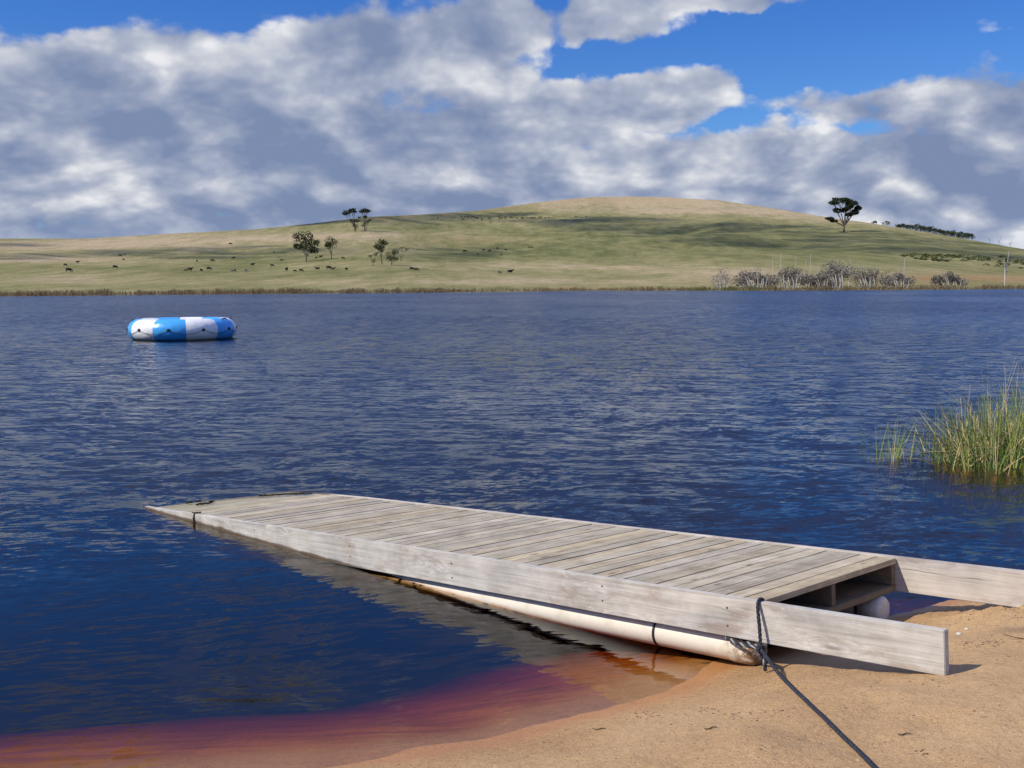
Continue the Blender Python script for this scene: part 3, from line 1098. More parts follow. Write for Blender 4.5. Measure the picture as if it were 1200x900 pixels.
b = MB()
rg = random.Random(8)
cnt = 0
for k in range(6500):
    if rg.random() < 0.30:
        x = rg.gauss(2.75, 0.45)
        y = rg.gauss(5.70, 0.32)
    else:
        x = rg.uniform(-1.0, 3.6)
        y = rg.uniform(3.0, 6.2)
    z = float(beach_z(np.array([x]), np.array([y]))[0])
    if z < 0.03: continue
    r_ = rg.uniform(0.0010, 0.0030) * (1.7 if rg.random() < .06 else 1)
    b.add([(x + v.x * r_ * 1.3, y + v.y * r_, z + v.z * r_ * .7) for v in ICO1[0]], ICO1[1], rg.random())
for (cx_, cy_, n_) in ((868, 838, 16), (905, 836, 8), (828, 833, 10), (1082, 882, 10), (1133, 838, 3), (760, 836, 14), (640, 872, 8), (1090, 800, 6), (1165, 752, 30), (1140, 756, 30)):
    for k in range(n_):
        p = sand_pt(cx_ + rg.gauss(0, 9), cy_ + rg.gauss(0, 3))
        r_ = rg.uniform(0.0020, 0.0048)
        b.add([(p.x + v.x * r_ * rg.uniform(1, 2), p.y + v.y * r_, p.z + v.z * r_ * .5) for v in ICO1[0]], ICO1[1], rg.uniform(0, .3))
mg, t = material('sand_grit')
c = t.ramp(t.attr('rnd'), [(0.0, (0.06, 0.03, 0.02)), (0.45, (0.16, 0.085, 0.045)), (0.75, (0.32, 0.19, 0.10)), (1.0, (0.6, 0.5, 0.38))])
finish(t, c, 0.8)
o = b.build('beach_grit', mg)
tag(o, 'fine dark and pale grit scattered over the orange sand', 'grit', kind='stuff')

# ------------------------------------------------------------------ water trampoline
tc_ = on(214.5, 399.5, 0.0)
TR, TT = 1.17, 0.325
tz = 0.270
tramp = empty('water_trampoline', tuple(tc_ * (1 + 1.78 / np.linalg.norm(tc_))))
tramp.rotation_euler = (0, 0, math.atan2(-tc_[0], tc_[1]))
tramp.scale = (1.25, 1.25, 1.24)
tag(tramp, 'round inflatable water trampoline with white and blue panels floating on the lake', 'trampoline')


def pvc(name, col):
    m, t = material(name)
    P = t.node('ShaderNodeTexCoord').outputs['Object']
    x, y, z = t.xyz(P)
    n = t.noise(P, 3.0, 4, 0.6)
    c = t.mix(t.ss(n, 0.45, 0.75, 0.0, 0.25), col, tuple(v * .6 for v in col))
    c = t.mix(t.ss(t.m('ADD', z, t.m('MULTIPLY', n, 0.08)), 0.03, 0.10, 0.8, 0.0), c, (0.05, 0.05, 0.025))
    finish(t, c, 0.32, t.bump(t.noise(P, 7.0, 2, 0.5), 0.03, 0.5), 0.5)
    return m


m_white = pvc('white_pvc', (0.80, 0.80, 0.78))
m_blue = pvc('blue_pvc', (0.06, 0.38, 0.80))
m_black = simple('black_webbing', (0.02, 0.02, 0.022), 0.6, 0.1, 20)
NP_ = 10
for k in range(NP_):
    a0 = R(-32.5 + 36 * k) - R(90)
    b = MB()
    nu, nv = 14, 28
    vs, fs = [], []
    for i in range(nu + 1):
        f_ = i / nu
        th = a0 + R(36) * f_
        pin = 1 - 0.035 * (math.exp(-(f_ * 9) ** 2) + math.exp(-((1 - f_) * 9) ** 2))
        for j in range(nv):
            ph = 2 * math.pi * j / nv
            rr_ = TR + math.cos(ph) * TT * pin
            vs.append((rr_ * math.cos(th), rr_ * math.sin(th), tz + math.sin(ph) * TT * pin))
    for i in range(nu):
        for j in range(nv):
            j2 = (j + 1) % nv
            fs.append((i * nv + j, (i + 1) * nv + j, (i + 1) * nv + j2, i * nv + j2))
    b.add(vs, fs)
    o = b.build('tube_panel', m_blue if k % 2 == 0 else m_white, tramp, smooth=True)
    am = a0 + R(18)
    # black grab handle at the panel centre
    b = MB()
    ro = TR + TT
    cN = Vector((math.cos(am), math.sin(am), 0))
    tN = Vector((-math.sin(am), math.cos(am), 0))
    ctr = cN * (ro + 0.006) + Vector((0, 0, tz + 0.03))
    vs = []
    for q_ in range(12):
        th = 2 * math.pi * q_ / 12
        vs.append(ctr + tN * 0.055 * math.cos(th) + Vector((0, 0, 0.045 * math.sin(th))) - cN * 0.004)
    for q_ in range(12):
        th = 2 * math.pi * q_ / 12
        vs.append(ctr + tN * 0.035 * math.cos(th) + Vector((0, 0, 0.03 * math.sin(th))) + cN * 0.025)
    b.add(vs, [(q_, (q_ + 1) % 12, 12 + (q_ + 1) % 12, 12 + q_) for q_ in range(12)] + [tuple(range(12, 24))])
    b.build('handle', m_black, o)
    if k not in (2, 3, 7, 8):
        continue
    b = MB()
    vs = []
    ctr = cN * (TR + TT * .55) + Vector((0, 0, tz + TT * 0.86))
    b.tube([ctr - tN * .10, ctr - tN * .08 + Vector((0, 0, .04)), ctr + tN * .08 + Vector((0, 0, .04)), ctr + tN * .10], 0.016, 6)
    b.build('handle', m_black, o)
b = MB()
pts = []
for k in range(NP_ * 12 + 1):
    th = R(-32.5 - 90 + 18) + R(36) * k / 12
    sag = (k % 12) / 12
    zz = tz + 0.03 - 0.11 * (4 * sag * (1 - sag))
    rr_ = TR + math.sqrt(max(TT ** 2 - (zz - tz) ** 2, 0)) + 0.008
    pts.append((rr_ * math.cos(th), rr_ * math.sin(th), zz))
b.tube(pts, 0.0045, 6, cap=False)
b.build('grab_line', m_black, tramp, smooth=True)
b = MB()
vs = [(0, 0, tz + .20)] + [((TR - TT * .55) * math.cos(q_ * math.pi / 24), (TR - TT * .55) * math.sin(q_ * math.pi / 24), tz + 0.24) for q_ in range(48)]
b.add(vs, [(0, q_ + 1, (q_ + 1) % 48 + 1) for q_ in range(48)])
b.build('jumping_mat', m_black, tramp)

# ------------------------------------------------------------------ reeds
mre, t = material('reed')
r_at = t.attr('rnd')
c = t.ramp(r_at, [(0.0, (0.028, 0.060, 0.014)), (0.35, (0.075, 0.13, 0.024)), (0.62, (0.22, 0.27, 0.05)), (0.80, (0.48, 0.40, 0.15)), (1.0, (0.60, 0.42, 0.24))])
finish(t, c, 0.6, None, 0.25)


def reeds(name, label, spots, n, h0, h1, rr_, lean, dryness=0.25, group=None, wid=0.004):
    b = MB()
    base = Vector((*spots[0][:2], 0))
    for k in range(n):
        s_ = rr_.choice(spots)
        x = rr_.gauss(s_[0], s_[2])
        y = rr_.gauss(s_[1], s_[3])
        z0 = max(float(beach_z(np.array([x]), np.array([y]), False)[0]), -0.4)
        h = rr_.uniform(h0, h1) * s_[4]
        an = rr_.uniform(0, 6.28)
        ln = abs(rr_.gauss(0, lean))
        wd = wid * rr_.uniform(.6, 1.5)
        bend = rr_.random() < 0.16
        val = rr_.uniform(0.8, 1.0) if rr_.random() < dryness else rr_.uniform(0.0, 0.72)
        if val > .8:
            ln *= 1.8
            bend = bend or rr_.random() < .3
        dxy = Vector((math.cos(an), math.sin(an) * .6, 0))
        pts, rad = [], []
        kink = rr_.uniform(.5, .85)
        for i in range(7):
            f_ = i / 6
            out_ = ln * h * (f_ ** 1.5)
            zz = z0 + (h - z0) * f_ * (1 - 0.12 * ln * f_)
            if bend and f_ > kink:
                e_ = (f_ - kink)
                out_ += e_ * h * 1.1
                zz -= e_ * h * 0.9
            pts.append(Vector((x, y, zz)) + dxy * out_ - base)
            rad.append(wd * (1 - f_ * .8))
        # flat folded blade: three sided tube
        b.tube(pts, rad, 3, val, cap=False)
    o = b.build(name, mre)
    o.location = base
    tag(o, label, 'reeds', group)
    return o


rr1 = random.Random(21)


def wp(px, py):
    p = on(px, py, 0.0)
    return p[0], p[1]


sp = []
for (px_i, py_i, sx, sy, hk) in ((1120, 540, .10, .2, .85), (1150, 546, .15, .22, 1.0), (1180, 545, .16, .22, 1.1), (1210, 543, .17, .25, 1.15), (1250, 545, .2, .25, 1.15), (1165, 538, .15, .2, 1.0)):
    x, y = wp(px_i, py_i)
    sp.append((x, y, sx, sy, hk))
reeds('reed_clump', 'dense green and straw coloured reed clump standing in the water at the right edge', sp, 1150, 0.20, 0.74, rr1, 0.55, 0.24, wid=0.0058)
sp = [(*wp(1045, 537), .10, .12, 1.0), (*wp(1030, 535), .08, .1, .9), (*wp(1070, 532), .1, .1, .8)]
reeds('reed_clump', 'sparse thin green reeds standing in the water left of the dense clump', sp, 40, 0.25, 0.52, rr1, 0.8, 0.15, wid=0.0062)
sp = [(*wp(1195, 500), .25, .4, 1.1), (*wp(1230, 500), .3, .5, 1.1)]
reeds('reed_clump', 'small faint reed patch behind the dense clump at the right edge', sp, 120, 0.45, 0.85, rr1, 0.3, 0.35)

# ------------------------------------------------------------------ trees
m_bark = simple('grey_bark', (0.16, 0.135, 0.11), 0.9, 0.25, 1.5)
m_pale = simple('bleached_wood', (0.50, 0.46, 0.40), 0.9, 0.2, 1.5)


def leaf_mat(name, c0, c1, c2):
    m, t = material(name)
    c = t.ramp(t.attr('rnd'), [(0.0, c0), (0.5, c1), (1.0, c2)])
    finish(t, c, 0.8, None, 0.1)
    return m


m_gum = leaf_mat('gum_leaves', (0.020, 0.030, 0.014), (0.040, 0.055, 0.022), (0.075, 0.085, 0.035))
m_olive = leaf_mat('olive_leaves', (0.035, 0.045, 0.018), (0.07, 0.085, 0.03), (0.13, 0.14, 0.055))
m_grey = leaf_mat('grey_twigs', (0.075, 0.07, 0.055), (0.18, 0.165, 0.14), (0.32, 0.29, 0.255))


def clump(b, c, rad, flat, n, size, rt, tone):
    for k in range(n):
        while True:
            v = Vector((rt.uniform(-1, 1), rt.uniform(-1, 1), rt.uniform(-1, 1)))
            if v.length < 1: break
        v = v.normalized() * (v.length ** 0.6)
        p = c + Vector((v.x * rad, v.y * rad, v.z * rad * flat))
        s_ = size * rt.uniform(.5, 1.4)
        a = Vector((rt.uniform(-1, 1), rt.uniform(-1, 1), rt.uniform(-1, 1))).normalized() * s_
        e = a.cross(Vector((rt.uniform(-1, 1), rt.uniform(-1, 1), rt.uniform(-1, 1)))).normalized() * s_ * .7
        b.add([p - a, p + e * .8, p + a, p - e], [(0, 1, 2, 3)], min(1, max(0, tone + rt.uniform(-.3, .3))))


def tree(px, py, H, crowns, label, cat='tree', group=None, leaf=m_gum, bark=m_bark, trunk_r=None, ln=110, lsize=0.30, name='gum_tree', rt=None, stems=1, base=None, dens=1.0):
    """crowns: list of (dx, height fraction of centre, radius, flatness) in units of H"""
    g, r_ = ground_at(px, py) if base is None else base
    if base is None:
        H = H * r_ / F
        lsize = H * 0.024
    rt = rt or random.Random(int(px * 13 + py))
    root = empty(name, g - Vector((0, 0, 0.05)))
    tr_ = H * 0.022
    bt, bl = MB(), MB()
    fork = Vector((rt.uniform(-.02, .02) * H, 0, H * 0.22))
    for s_ in range(stems):
        ox = (s_ - (stems - 1) / 2) * H * 0.08
        bt.tube([Vector((ox, 0, -0.3)), Vector((ox * .9, 0, H * .1)), fork + Vector((ox * 1.4, 0, 0))], [tr_ * 1.4, tr_ * 1.1, tr_], 7)
    for (cx, ch, cr, fl) in crowns:
        cc = Vector((cx * H, rt.uniform(-.08, .08) * H, ch * H))
        m1 = fork.lerp(cc, .5) + Vector((rt.uniform(-.03, .03) * H, 0, -0.02 * H))
        bt.tube([fork - Vector((0, 0, H * .03)), m1, cc], [tr_ * .8, tr_ * .5, tr_ * .25], 5)
        nb = 5
        for k in range(nb):
            e = cc + Vector((rt.uniform(-1, 1) * cr * H * .8, rt.uniform(-1, 1) * cr * H * .6, rt.uniform(-.2, .8) * cr * fl * H))
            bt.tube([m1.lerp(cc, rt.uniform(.2, .8)), e], [tr_ * .3, tr_ * .1], 4)
            clump(bl, e, cr * H * .48, min(1, fl * 1.1), int(ln * dens / 5), lsize, rt, rt.uniform(.15, .85))
        clump(bl, cc, cr * H * 0.95, fl, int(ln * dens * .7), lsize, rt, rt.uniform(.3, .6))
    bt.build('trunk', bark, root)
    bl.build('crown', leaf, root)
    tag(root, label, cat, group)
    return root


# lone umbrella gum on the right shoulder of the hill
tree(989, 272.5, 38, [(-.32, .86, .17, .42), (-.14, .94, .19, .38), (.06, .92, .20, .40), (.24, .84, .17, .45), (.40, .70, .11, .7), (.30, .58, .15, .5), (-.19, .64, .15, .45), (.03, .66, .12, .7), (.12, .74, .12, .6),
                      (-.42, .40, .12, .4), (.16, .52, .10, .5), (-.30, .34, .10, .4)],
     'tall lone gum tree with flat dark crown on the right shoulder of the hill', ln=300, lsize=.34, trunk_r=.42)
tree(359, 307, 34, [(-.22, .78, .24, .8), (.02, .84, .24, .7), (-.02, .55, .24, .8), (.26, .62, .20, .8), (.28, .38, .18, .7), (-.28, .52, .16, .7)],
     'broad bushy dark tree above the cattle, larger of the pair at left', ln=230, lsize=.24)
tree(388.5, 303.5, 25, [(-.05, .80, .25, .9), (.10, .66, .22, .8), (-.14, .60, .18, .7)], 'slim dark tree standing right of the broad bushy one', ln=200, lsize=.22)
tree(447.5, 310, 28, [(-.05, .82, .24, .8), (.10, .88, .18, .7), (-.18, .74, .16, .7), (.0, .62, .16, .8)], 'tallest tree of the middle clump with rounded green crown', ln=190, lsize=.22, leaf=m_olive)
tree(459, 311, 21, [(-.05, .60, .28, .9), (.20, .70, .22, .8), (-.15, .36, .2, .8), (.2, .35, .2, .8)], 'bushy green tree at the right foot of the middle clump', ln=190, lsize=.2, leaf=m_olive)
tree(437.5, 311.5, 16, [(-.22, .70, .18, .6), (.15, .80, .18, .6), (.0, .35, .22, .7), (.3, .92, .1, .5)], 'low scraggly tree at the left foot of the middle clump', ln=90, lsize=.18, leaf=m_olive)
tree(470, 306, 19, [(-.25, .70, .2, .5), (.10, .80, .2, .5), (.38, .72, .14, .5)], 'thin see-through grey tree behind the right of the middle clump', ln=60, lsize=.16, leaf=m_grey)
tree(416, 271, 25.5, [(-.30, .86, .19, .5), (-.14, .94, .20, .42), (-.42, .78, .13, .5), (.0, .88, .10, .5)], 'leaning flat-topped gum tree on the left skyline', ln=210, lsize=.3)
tree(427.5, 271, 25, [(-.02, .95, .19, .5), (.12, .91, .15, .5), (-.14, .90, .13, .5), (.02, .66, .12, .5)], 'upright gum tree with small round cap on the left skyline', ln=190, lsize=.3)
tree(417, 271.5, 14.5, [(-.24, .82, .26, .6), (.10, .86, .24, .6), (-.04, .40, .25, .9), (.3, 1.12, .14, .4)], 'low dark tree filling the foot of the leaning skyline gum', ln=210, lsize=.3)
tree(429, 271, 13.5, [(.05, .72, .28, .8), (-.20, .50, .2, .8), (.3, .95, .16, .4)], 'low dark tree filling the foot of the capped skyline gum', ln=170, lsize=.3)

# row of dark trees over the right crest
rk = random.Random(2)


def crest_base(px, up=-1.0, back=12.0):
    a = math.atan((px - 600) / F)
    r_ = float(np.interp(a, RC_A, RC_R)) + back
    return Vector((r_ * math.sin(a), r_ * math.cos(a), float(terrain(a, r_)) + up)), r_


for k, (px_i, h) in enumerate([(1022, 1.4), (1036, 2.4), (1052, 1.9), (1057, 2.6), (1064, 2.2), (1070, 3.6), (1076, 3.2), (1082, 2.9), (1086, 3.5), (1091, 2.6), (1098, 2.7), (1104, 2.6), (1110, 2.9), (1115, 3.3), (1121, 3.2), (1127, 3.4), (1132, 3.5)]):
    lab = 'low dark tree in the row along the right skyline beyond the lone gum'
    grp = 'row of dark trees along the right skyline'
    if k == 0: lab, grp = 'tiny bush on the skyline just right of the lone gum', None
    if k == 1: lab, grp = 'small sparse bush on the skyline left of the dark tree row', None
    if px_i in (1052, 1057): lab, grp = ('left' if px_i == 1052 else 'right') + ' of the first two low trees at the start of the skyline row', None
    if px_i == 1070: lab, grp = 'highest rounded crown in the upper half of the dark skyline row', None
    if px_i == 1132: lab, grp = 'last and lowest-standing tree at the right end of the dark skyline row', None
    tree(px_i, 0, (h + 1.6) * 1.45, [(-.4, .50, .50, .8), (.4, .5, .50, .8), (rk.uniform(-.3, .3), .72, .42, .7)], lab, group=grp, ln=90 if k > 1 else 40, lsize=.5, base=crest_base(px_i, -1.0, 6), name='crest_tree', leaf=m_gum)


def bare_tree(px, py, H, label, rt, forks=2, spread=.12, base=None, r0=None, name='dead_tree', mat=None, group=None, lean=0.0):
    g, _ = ground_at(px, py) if base is None else base
    root = empty(name, g - Vector((0, 0, .2)))
    r0 = r0 or .16
    b = MB()
    tp = Vector((lean * H, 0, H))
    mid_ = Vector((rt.uniform(-.015, .015) * H, 0, H * .5))
    if forks <= 0:
        b.tube([(0, 0, 0), mid_, tp], [r0, r0 * .75, r0 * .4], 6)
    else:
        b.tube([(0, 0, 0), mid_], [r0, r0 * .8], 6)
    b.build('trunk', mat or m_pale, root)
    for k in range(forks):
        sg = (-1) ** k
        b = MB()
        st = mid_ if k < 2 else mid_ * rt.uniform(.6, 1)
        e = Vector((sg * spread * H * rt.uniform(.6, 1.2), rt.uniform(-.05, .05) * H, H * (1 if k == 0 else rt.uniform(.75, .95))))
        m2 = st + Vector((e.x * .55, e.y * .4, (e.z - st.z) * .28))
        b.tube([st - Vector((0, 0, .05 * H)), m2, e], [r0 * .7, r0 * .5, r0 * .25], 5)
        b.build('limb', mat or m_pale, root)
    tag(root, label, 'dead tree', group)
    return root


rb = random.Random(12)
bare_tree(1177.5, 334.5, 37 * ground_at(1177.5, 334.5)[1] / F, 'tall forked bleached dead tree standing alone at the right shore', rb, 3, .10, r0=.22)
for (px_i, py_i, ty, lab) in ((846, 337, 308, 'bleached dead trunk above the leftmost scraggly shore bush'), (883, 336, 311, 'faint thin dead pole behind the leftmost grey bush'),
                              (905.5, 335, 303, 'thin dead pole in the gap between the two left grey bushes'), (914.5, 335, 297, 'tallest pale dead pole just right of the left gap'),
                              (933, 335, 300, 'thin dead pole rising over the wide second grey bush'), (943, 335, 304, 'short dead pole between two taller ones near the wide bush'),
                              (949, 335, 298, 'slim pale dead pole left of the tallest bush'), (995, 335, 303, 'pale dead pole right beside the tallest grey bush'),
                              (1052, 336, 313, 'short pale dead pole in front of the right grey bush'), (1059.5, 334, 303, 'straight pale dead pole behind the right grey bush'),
                              (958, 335, 309, 'faint dead pole low behind the middle thicket')):
    g, r_ = ground_at(px_i, py_i)
    bare_tree(px_i, py_i, (py_i - ty) * r_ / F, lab, rb, rb.choice([0, 0, 1]), .05, r0=.13, lean=rb.uniform(-.02, .02))
for (px_i, h, lab) in ((1157, 7.2, 'twiggy bare tree, thickest of the bare ones on the right skyline'), (1168, 7.8, 'thin bare tree in the middle of the bare ones on the right skyline'), (1181, 6.4, 'bare forked tree at the right end of the skyline')):
    o = bare_tree(px_i, 0, h, lab, rb, 4, .22, base=crest_base(px_i, 0, 4), r0=.13, mat=m_bark, name='bare_tree')

# grey paperbark thicket on the far shore
for (px_i, py_i, hp, wp_, lab, lf, dn) in (
        (846, 338.5, 24, 26, 'sparse scraggly shore bush at the left end of the thicket', m_grey, .35),
        (870, 338, 14, 16, 'low thin pinkish bush between the scraggly bush and the first grey dome', m_grey, .4),
        (885, 338.5, 24, 42, 'wide domed grey bush, leftmost dense one of the shore thicket', m_grey, 1.0),
        (925, 338.5, 26, 38, 'wide grey bush with white trunks, second dense one from the left', m_grey, 1.0),
        (948, 338.5, 18, 22, 'small dark bush wedged right of the second grey bush', m_grey, .9),
        (962, 338.5, 20, 24, 'low grey bush left of the tallest one', m_grey, .8),
        (979, 338.5, 34, 30, 'tallest grey bush of the shore thicket with crossing white trunks', m_grey, 1.0),
        (1014, 338.5, 27, 30, 'upright grey bush right of the tallest one', m_grey, .9),
        (1038, 338.5, 20, 10, 'narrow wispy bush between two grey ones on the right', m_grey, .4),
        (1053, 338.5, 20, 30, 'low rounded grey bush behind a pale pole', m_grey, .9),
        (1110, 338.0, 19, 34, 'isolated domed grey bush with splayed white trunks at the right', m_grey, 1.0)):
    g, r_ = ground_at(px_i, py_i)
    H = hp * r_ / F
    hw = wp_ / 2 / hp
    rt = random.Random(px_i)
    root = empty('paperbark_bush', g - Vector((0, 0, .1)))
    bt, bl = MB(), MB()
    nst = max(5, int(wp_ / 3))
    ends = []
    for k in range(nst):
        f_ = -1 + 2 * (k + .5) / nst
        x0 = f_ * hw * H * .45
        if k % 2 == 0:
            fx = f_ * hw * H * .7 + rt.uniform(-.1, .1) * H
            bt.tube([Vector((x0, -hw * H * .75, -.1)), Vector(((x0 + fx) / 2 + rt.uniform(-.05, .05) * H, -hw * H * .8, H * .25)), Vector((fx, -hw * H * .6, H * rt.uniform(.4, .62)))], [H * .022, H * .018, H * .008], 5)
        e = Vector((f_ * hw * H * .95 + rt.uniform(-.1, .1) * H, rt.uniform(-.3, .3) * H * hw, H * rt.uniform(.5, .85) * (1 - .35 * abs(f_) ** 2)))
        bt.tube([Vector((x0, e.y * .5, -.1)), Vector((x0, e.y * .5, 0)).lerp(e, .5) + Vector((rt.uniform(-.08, .08) * H, 0, 0)), e], [H * .020, H * .015, H * .006], 5)
        ends.append(e)
    for e in ends:
        cr = H * rt.uniform(.24, .36)
        clump(bl, e, cr, .75, int(150 * dn), .16, rt, rt.uniform(.1, .9))
        e2 = e + Vector((rt.uniform(-.15, .15) * H, 0, rt.uniform(-.35, .0) * H))
        clump(bl, e2, cr * .8, .8, int(90 * dn), .15, rt, rt.uniform(.1, .7))
        for q_ in range(7):
            bt.tube([e * .75, e + Vector((rt.uniform(-.2, .2), rt.uniform(-.1, .1), rt.uniform(-.05, .2))) * H], [H * .006, H * .002], 3)
    bt.build('trunk', m_pale, root)
    bl.build('crown', lf, root)
    tag(root, lab, 'bush')

# ------------------------------------------------------------------ low scrub, shore rushes
b = MB()
rs1 = random.Random(31)
for k in range(420):
    px_i = rs1.uniform(1055, 1290)
    lo = 298 + (px_i - 1055) * .02
    hi_ = 302 + (px_i - 1055) * .105
    py_i = rs1.uniform(lo, hi_)
    if fbm(np.array(px_i / 22), np.array(py_i / 4), 3, 6) < .47: continue
    g, r_ = ground_at(px_i, py_i)
    clump(b, g + Vector((0, 0, .3)), rs1.uniform(.9, 2.4), .5, 30, .45, rs1, rs1.uniform(.1, .9))
o = b.build('low_scrub', m_olive)
tag(o, 'patchy dark green scrub on the lower right slope', 'scrub', kind='stuff')

mrs, t = material('shore_rushes')
c = t.ramp(t.attr('rnd'), [(0.0, (0.12, 0.08, 0.045)), (0.4, (0.22, 0.16, 0.09)), (0.7, (0.34, 0.255, 0.15)), (0.86, (0.12, 0.13, 0.045)), (1.0, (0.10, 0.15, 0.035))])
finish(t, c, 0.9, None, 0.1)
b = MB()
for k in range(30000):
    a = rs1.uniform(-.62, .62)
    px_i = 600 + F * math.tan(a)
    dn = np.interp(px_i, [0, 480, 545, 560, 615, 640, 780, 800, 900, 1130, 1200], [1, 1, .9, .2, .2, .7, .7, .8, .8, .6, .8])
    clus = float(fbm(np.array(px_i / 14.0), np.array(0.5), 3, 13))
    if rs1.random() > dn * (0.25 + 1.3 * max(0, clus - .25)): continue
    rr_ = float(shore_r(np.array([a]))[0]) + rs1.uniform(-1.0, 5.0)
    z = max(float(terrain(a, rr_)), -0.2)
    h = rs1.uniform(.4, 1.1) * (0.45 + 1.1 * clus) * (1.25 if px_i < 480 else 1.0)
    x, y = rr_ * math.sin(a), rr_ * math.cos(a)
    wd = rs1.uniform(.03, .07)
    lx = rs1.uniform(-.18, .18)
    green = 800 < px_i < 905 and rs1.random() < .6
    val = rs1.uniform(.88, 1.0) if green else rs1.uniform(0, .8)
    yo = rs1.uniform(-.05, .05)
    b.add([(x - wd, y, z), (x + wd, y + yo, z), (x + wd * .5 + lx, y, z + h), (x - wd * .5 + lx, y + yo, z + h * .9)], [(0, 1, 2, 3)], val)
o = b.build('shore_rushes', mrs)
tag(o, 'brown rushes fringing the far shore of the lake', 'rushes', kind='stuff')

# ------------------------------------------------------------------ cattle
def cattle_mat(name, col):
    return simple(name, col, 0.7, 0.15, 2.0)


m_cb, m_cr, m_cg, m_cw = cattle_mat('black_hide', (0.014, 0.012, 0.011)), cattle_mat('brown_hide', (0.13, 0.055, 0.03)), cattle_mat('grey_hide', (0.11, 0.10, 0.10)), cattle_mat('pale_hide', (0.45, 0.38, 0.30))


def cow_mesh(name, mat, grazing=True):
    """one continuous body grown from a skeleton, facing +X"""
    J = {}
    pts, edges, rad = [], [], []

    def j(nm, p, r_, par=None):
        J[nm] = len(pts)
        pts.append(p)
        rad.append(r_)
        if par: edges.append((J[par], J[nm]))
    j('hip', (-.55, 0, 1.02), (.30, .34))
    j('belly', (0, 0, .93), (.40, .46), 'hip')
    j('chest', (.55, 0, .98), (.27, .38), 'belly')
    if grazing:
        j('neck', (.95, 0, .85), (.15, .20), 'chest')
        j('poll', (1.22, 0, .45), (.12, .14), 'neck')
        j('muzzle', (1.36, 0, .12), (.07, .08), 'poll')
    else:
        j('neck', (.90, 0, 1.20), (.15, .20), 'chest')
        j('poll', (1.18, 0, 1.42), (.12, .14), 'neck')
        j('muzzle', (1.48, 0, 1.24), (.07, .08), 'poll')
    j('rump', (-.92, 0, 1.08), (.20, .22), 'hip')
    j('tail', (-1.02, 0, .75), (.03, .03), 'rump')
    j('tuft', (-1.02, 0, .40), (.035, .035), 'tail')
    for s_ in (-1, 1):
        j('knee%d' % s_, (.58, s_ * .19, .50), (.08, .09), 'chest')
        j('shank%d' % s_, (.56, s_ * .19, .22), (.055, .055), 'knee%d' % s_)
        j('hoof%d' % s_, (.60, s_ * .19, .04), (.07, .06), 'shank%d' % s_)
        j('stifle%d' % s_, (-.58, s_ * .20, .68), (.13, .16), 'hip')
        j('hock%d' % s_, (-.86, s_ * .20, .44), (.065, .075), 'stifle%d' % s_)
        j('cannon%d' % s_, (-.80, s_ * .20, .20), (.05, .05), 'hock%d' % s_)
        j('hind_hoof%d' % s_, (-.76, s_ * .20, .04), (.07, .06), 'cannon%d' % s_)
        pz = pts[J['poll']]
        j('ear%d' % s_, (pz[0] - .04, s_ * .22, pz[2] + .06), (.04, .025), 'poll')
    me = bpy.data.meshes.new(name)
    me.from_pydata(pts, edges, [])
    o = bpy.data.objects.new(name, me)
    COL.objects.link(o)
    md = o.modifiers.new('skin', 'SKIN')
    for i, v in enumerate(me.skin_vertices[0].data):
        v.radius = rad[i]
    me.skin_vertices[0].data[0].use_root = True
    o.modifiers.new('sub', 'SUBSURF').levels = 1
    dg = bpy.context.evaluated_depsgraph_get()
    m2 = bpy.data.meshes.new_from_object(o.evaluated_get(dg))
    m2.materials.clear()
    m2.materials.append(mat)
    bpy.data.objects.remove(o)
    m2.polygons.foreach_set('use_smooth', [True] * len(m2.polygons))
    return m2


COW = {}
for nm, mt in (('black', m_cb), ('brown', m_cr), ('grey', m_cg), ('pale', m_cw)):
    for gr in (True, False):
        COW[(nm, gr)] = cow_mesh('cow', mt, gr)
rcw = random.Random(77)


def cow(px, py, label, col='black', k=1.0, grp='cattle grazing on the hillside', rz=None):
    g, r_ = ground_at(px, py)
    o = bpy.data.objects.new('cow', COW[(col, rcw.random() < .8)])
    COL.objects.link(o)
    o.location = g
    a = rcw.choice([0, math.pi]) + rcw.uniform(-.6, .6)
    if rz is not None: a = rz
    o.rotation_euler = (0, 0, a)
    o.scale = (k * 1.1, k * 1.25, k * 1.25)
    tag(o, label, 'cow', grp)


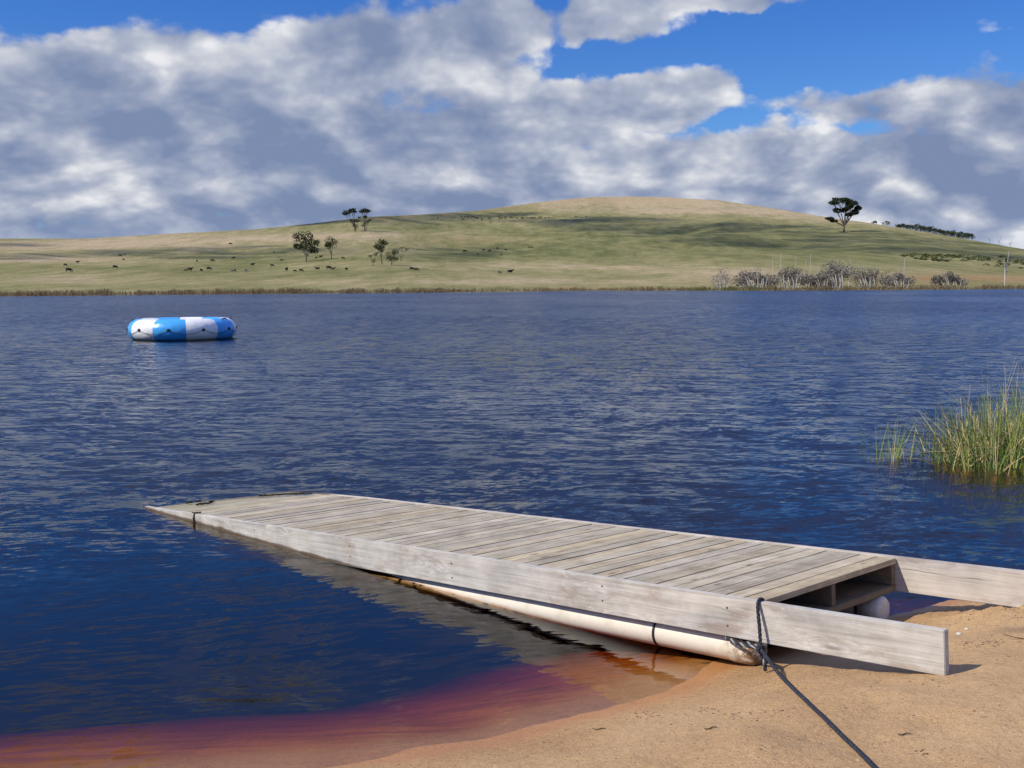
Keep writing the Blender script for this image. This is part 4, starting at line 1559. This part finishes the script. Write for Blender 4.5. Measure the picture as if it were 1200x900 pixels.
for c in [
    (80.6, 319, 'largest black cow low at the far left, alone in the green strip', 'black', 1.25, 0.05),
    (76.6, 312, 'black cow just above the largest one at the far left', 'black', .9),
    (91, 308.8, 'black cow uppermost of the three at the far left', 'black', .9, .4),
    (135, 315, 'solitary black cow midway between the far left trio and the next group', 'black', 1.05),
    (141, 301, 'darkest of three small cattle high on the left slope', 'black', 1.0, .3),
    (146.3, 299.3, 'uppermost tiny cow of the three high on the left slope', 'black', .7),
    (144.8, 305.3, 'lowest tiny cow of the three high on the left slope', 'black', .7),
    (270, 287, 'black cow alone high up above all others left of the broad tree', 'black', 1.1, .1),
    (231, 307, 'black cow end-on at the left of the upper row of three', 'black', .85, 1.5),
    (249, 307, 'black cow in the middle of the upper row of three', 'black', 1.1, .0),
    (273.7, 304, 'black cow at the right of the upper row of three', 'black', 1.05, 3.1),
    (321.3, 297, 'small faint cow on the slope left of the broad bushy tree', 'black', .7),
    (330, 306.3, 'dark cow lying below left of the broad bushy tree', 'black', .8),
    (296, 312, 'black cow alone right of the lower left group', 'black', 1.05, .2),
    (319, 312.7, 'black cow left of the row under the broad tree', 'black', .95),
    (217.5, 318, 'small black calf at the left end of the lower left group', 'black', .65),
    (222.7, 318, 'black cow close behind the small calf in the lower left group', 'black', 1.1, 0),
    (236, 318.3, 'black cow in the middle of the lower left group', 'black', .85, 1.2),
    (244.8, 316.8, 'black cow at the upper right of the lower left group', 'black', 1.05, .3),
    (274, 319, 'grey cow low on the pasture beside the pale one', 'grey', 1.0, 3.0),
    (287.5, 318.6, 'pale and brown cow low on the pasture', 'pale', .95, 1.0),
    (336, 318, 'black cow end-on at the left of the row under the broad tree', 'black', 1.15, 1.4),
    (345.6, 319, 'small black calf second from the left under the broad tree', 'black', .75),
    (353, 318.6, 'black calf third from the left under the broad tree', 'black', .85),
    (372, 317, 'black cow below the gap between the broad and the slim tree', 'black', .95),
    (385.4, 316, 'large black cow below the slim tree', 'black', 1.15, 0),
    (390.2, 317, 'brown cow touching the large black one below the slim tree', 'brown', .9),
    (406, 317, 'black cow right of the slim tree at the end of the row', 'black', .85, 1.2),
    (370.8, 303.3, 'black cow standing beside the trunk of the broad tree', 'black', .85),
    (375.8, 302.6, 'black cow between the trunks of the broad and slim trees', 'black', 1.0),
    (402, 304, 'dark cow lying right behind the slim tree', 'black', .9),
    (483, 317.3, 'black cow of the close pair right of the middle clump', 'black', 1.05, 0),
    (487.6, 318, 'brown cow of the close pair right of the middle clump', 'brown', 1.05, .1),
    (544.5, 296, 'large black cow at the left end of the mid slope group', 'black', 1.35, 0),
    (560, 299, 'small black cow low in the mid slope group', 'black', .8),
    (566.7, 294.2, 'black cow right of the large one in the mid slope group', 'black', 1.05),
    (573.7, 295.2, 'black cow at the centre of the mid slope group', 'black', 1.05, .4),
    (583, 292, 'uppermost black cow of the mid slope group', 'black', .95),
    (592.5, 294, 'black cow at the right end of the mid slope group', 'black', .95),
    (587.4, 300, 'lowest black cow at the right of the mid slope group', 'black', .9),
    (620.3, 291.3, 'left black cow of the touching pair on the mid slope', 'black', .95),
    (623.6, 291.3, 'right black cow of the touching pair on the mid slope', 'black', .95),
    (598, 321, 'large black cow low near the middle of the shore pasture', 'black', 1.15, 0),
    (585.3, 320.6, 'small grey calf left of the large cow on the shore pasture', 'grey', .7),
]:
    cow(c[0], c[1], c[2], c[3], c[4], rz=c[5] if len(c) > 5 else None)
herd = [(513, 256.5), (541, 255.2), (542.5, 258.3), (545, 254.8), (548.3, 254.9), (552, 255.2), (554.5, 255.2), (557.5, 256.4), (559.5, 256.7), (564.5, 257), (565, 259), (573.5, 256.2), (574.5, 257.2),
        (575, 261), (584.5, 255), (585.5, 257), (588, 256.2), (592, 256.4), (592.5, 254.9), (598, 255.2), (600, 256), (604.3, 256.2), (606.5, 256.4), (611, 256.4), (613, 256.6), (617, 256.3), (619.5, 256.6), (622, 256.4), (624, 256.2),
        (627, 256.4), (632, 255.8), (634, 255.4), (639, 256.2), (643, 255.8), (555, 259.5), (675, 254.9), (687, 254.8)]
for k, (px_i, py_i) in enumerate(herd):
    lab, grp = 'tiny black cow in the long herd high below the bare ridge', 'herd strung out below the bare ridge'
    if k == 0: lab, grp = 'tiny black cow alone left of the high herd', 'cattle grazing on the hillside'
    if k == 13: lab, grp = 'tiny black cow straying just below the high herd', 'cattle grazing on the hillside'
    if k == 35: lab, grp = 'tiny black cow right of the high herd, nearer to it of two', 'cattle grazing on the hillside'
    if k == 36: lab, grp = 'tiny black cow farthest right of the high herd', 'cattle grazing on the hillside'
    cow(px_i, py_i, lab, 'black', rcw.uniform(.85, 1.3), grp)
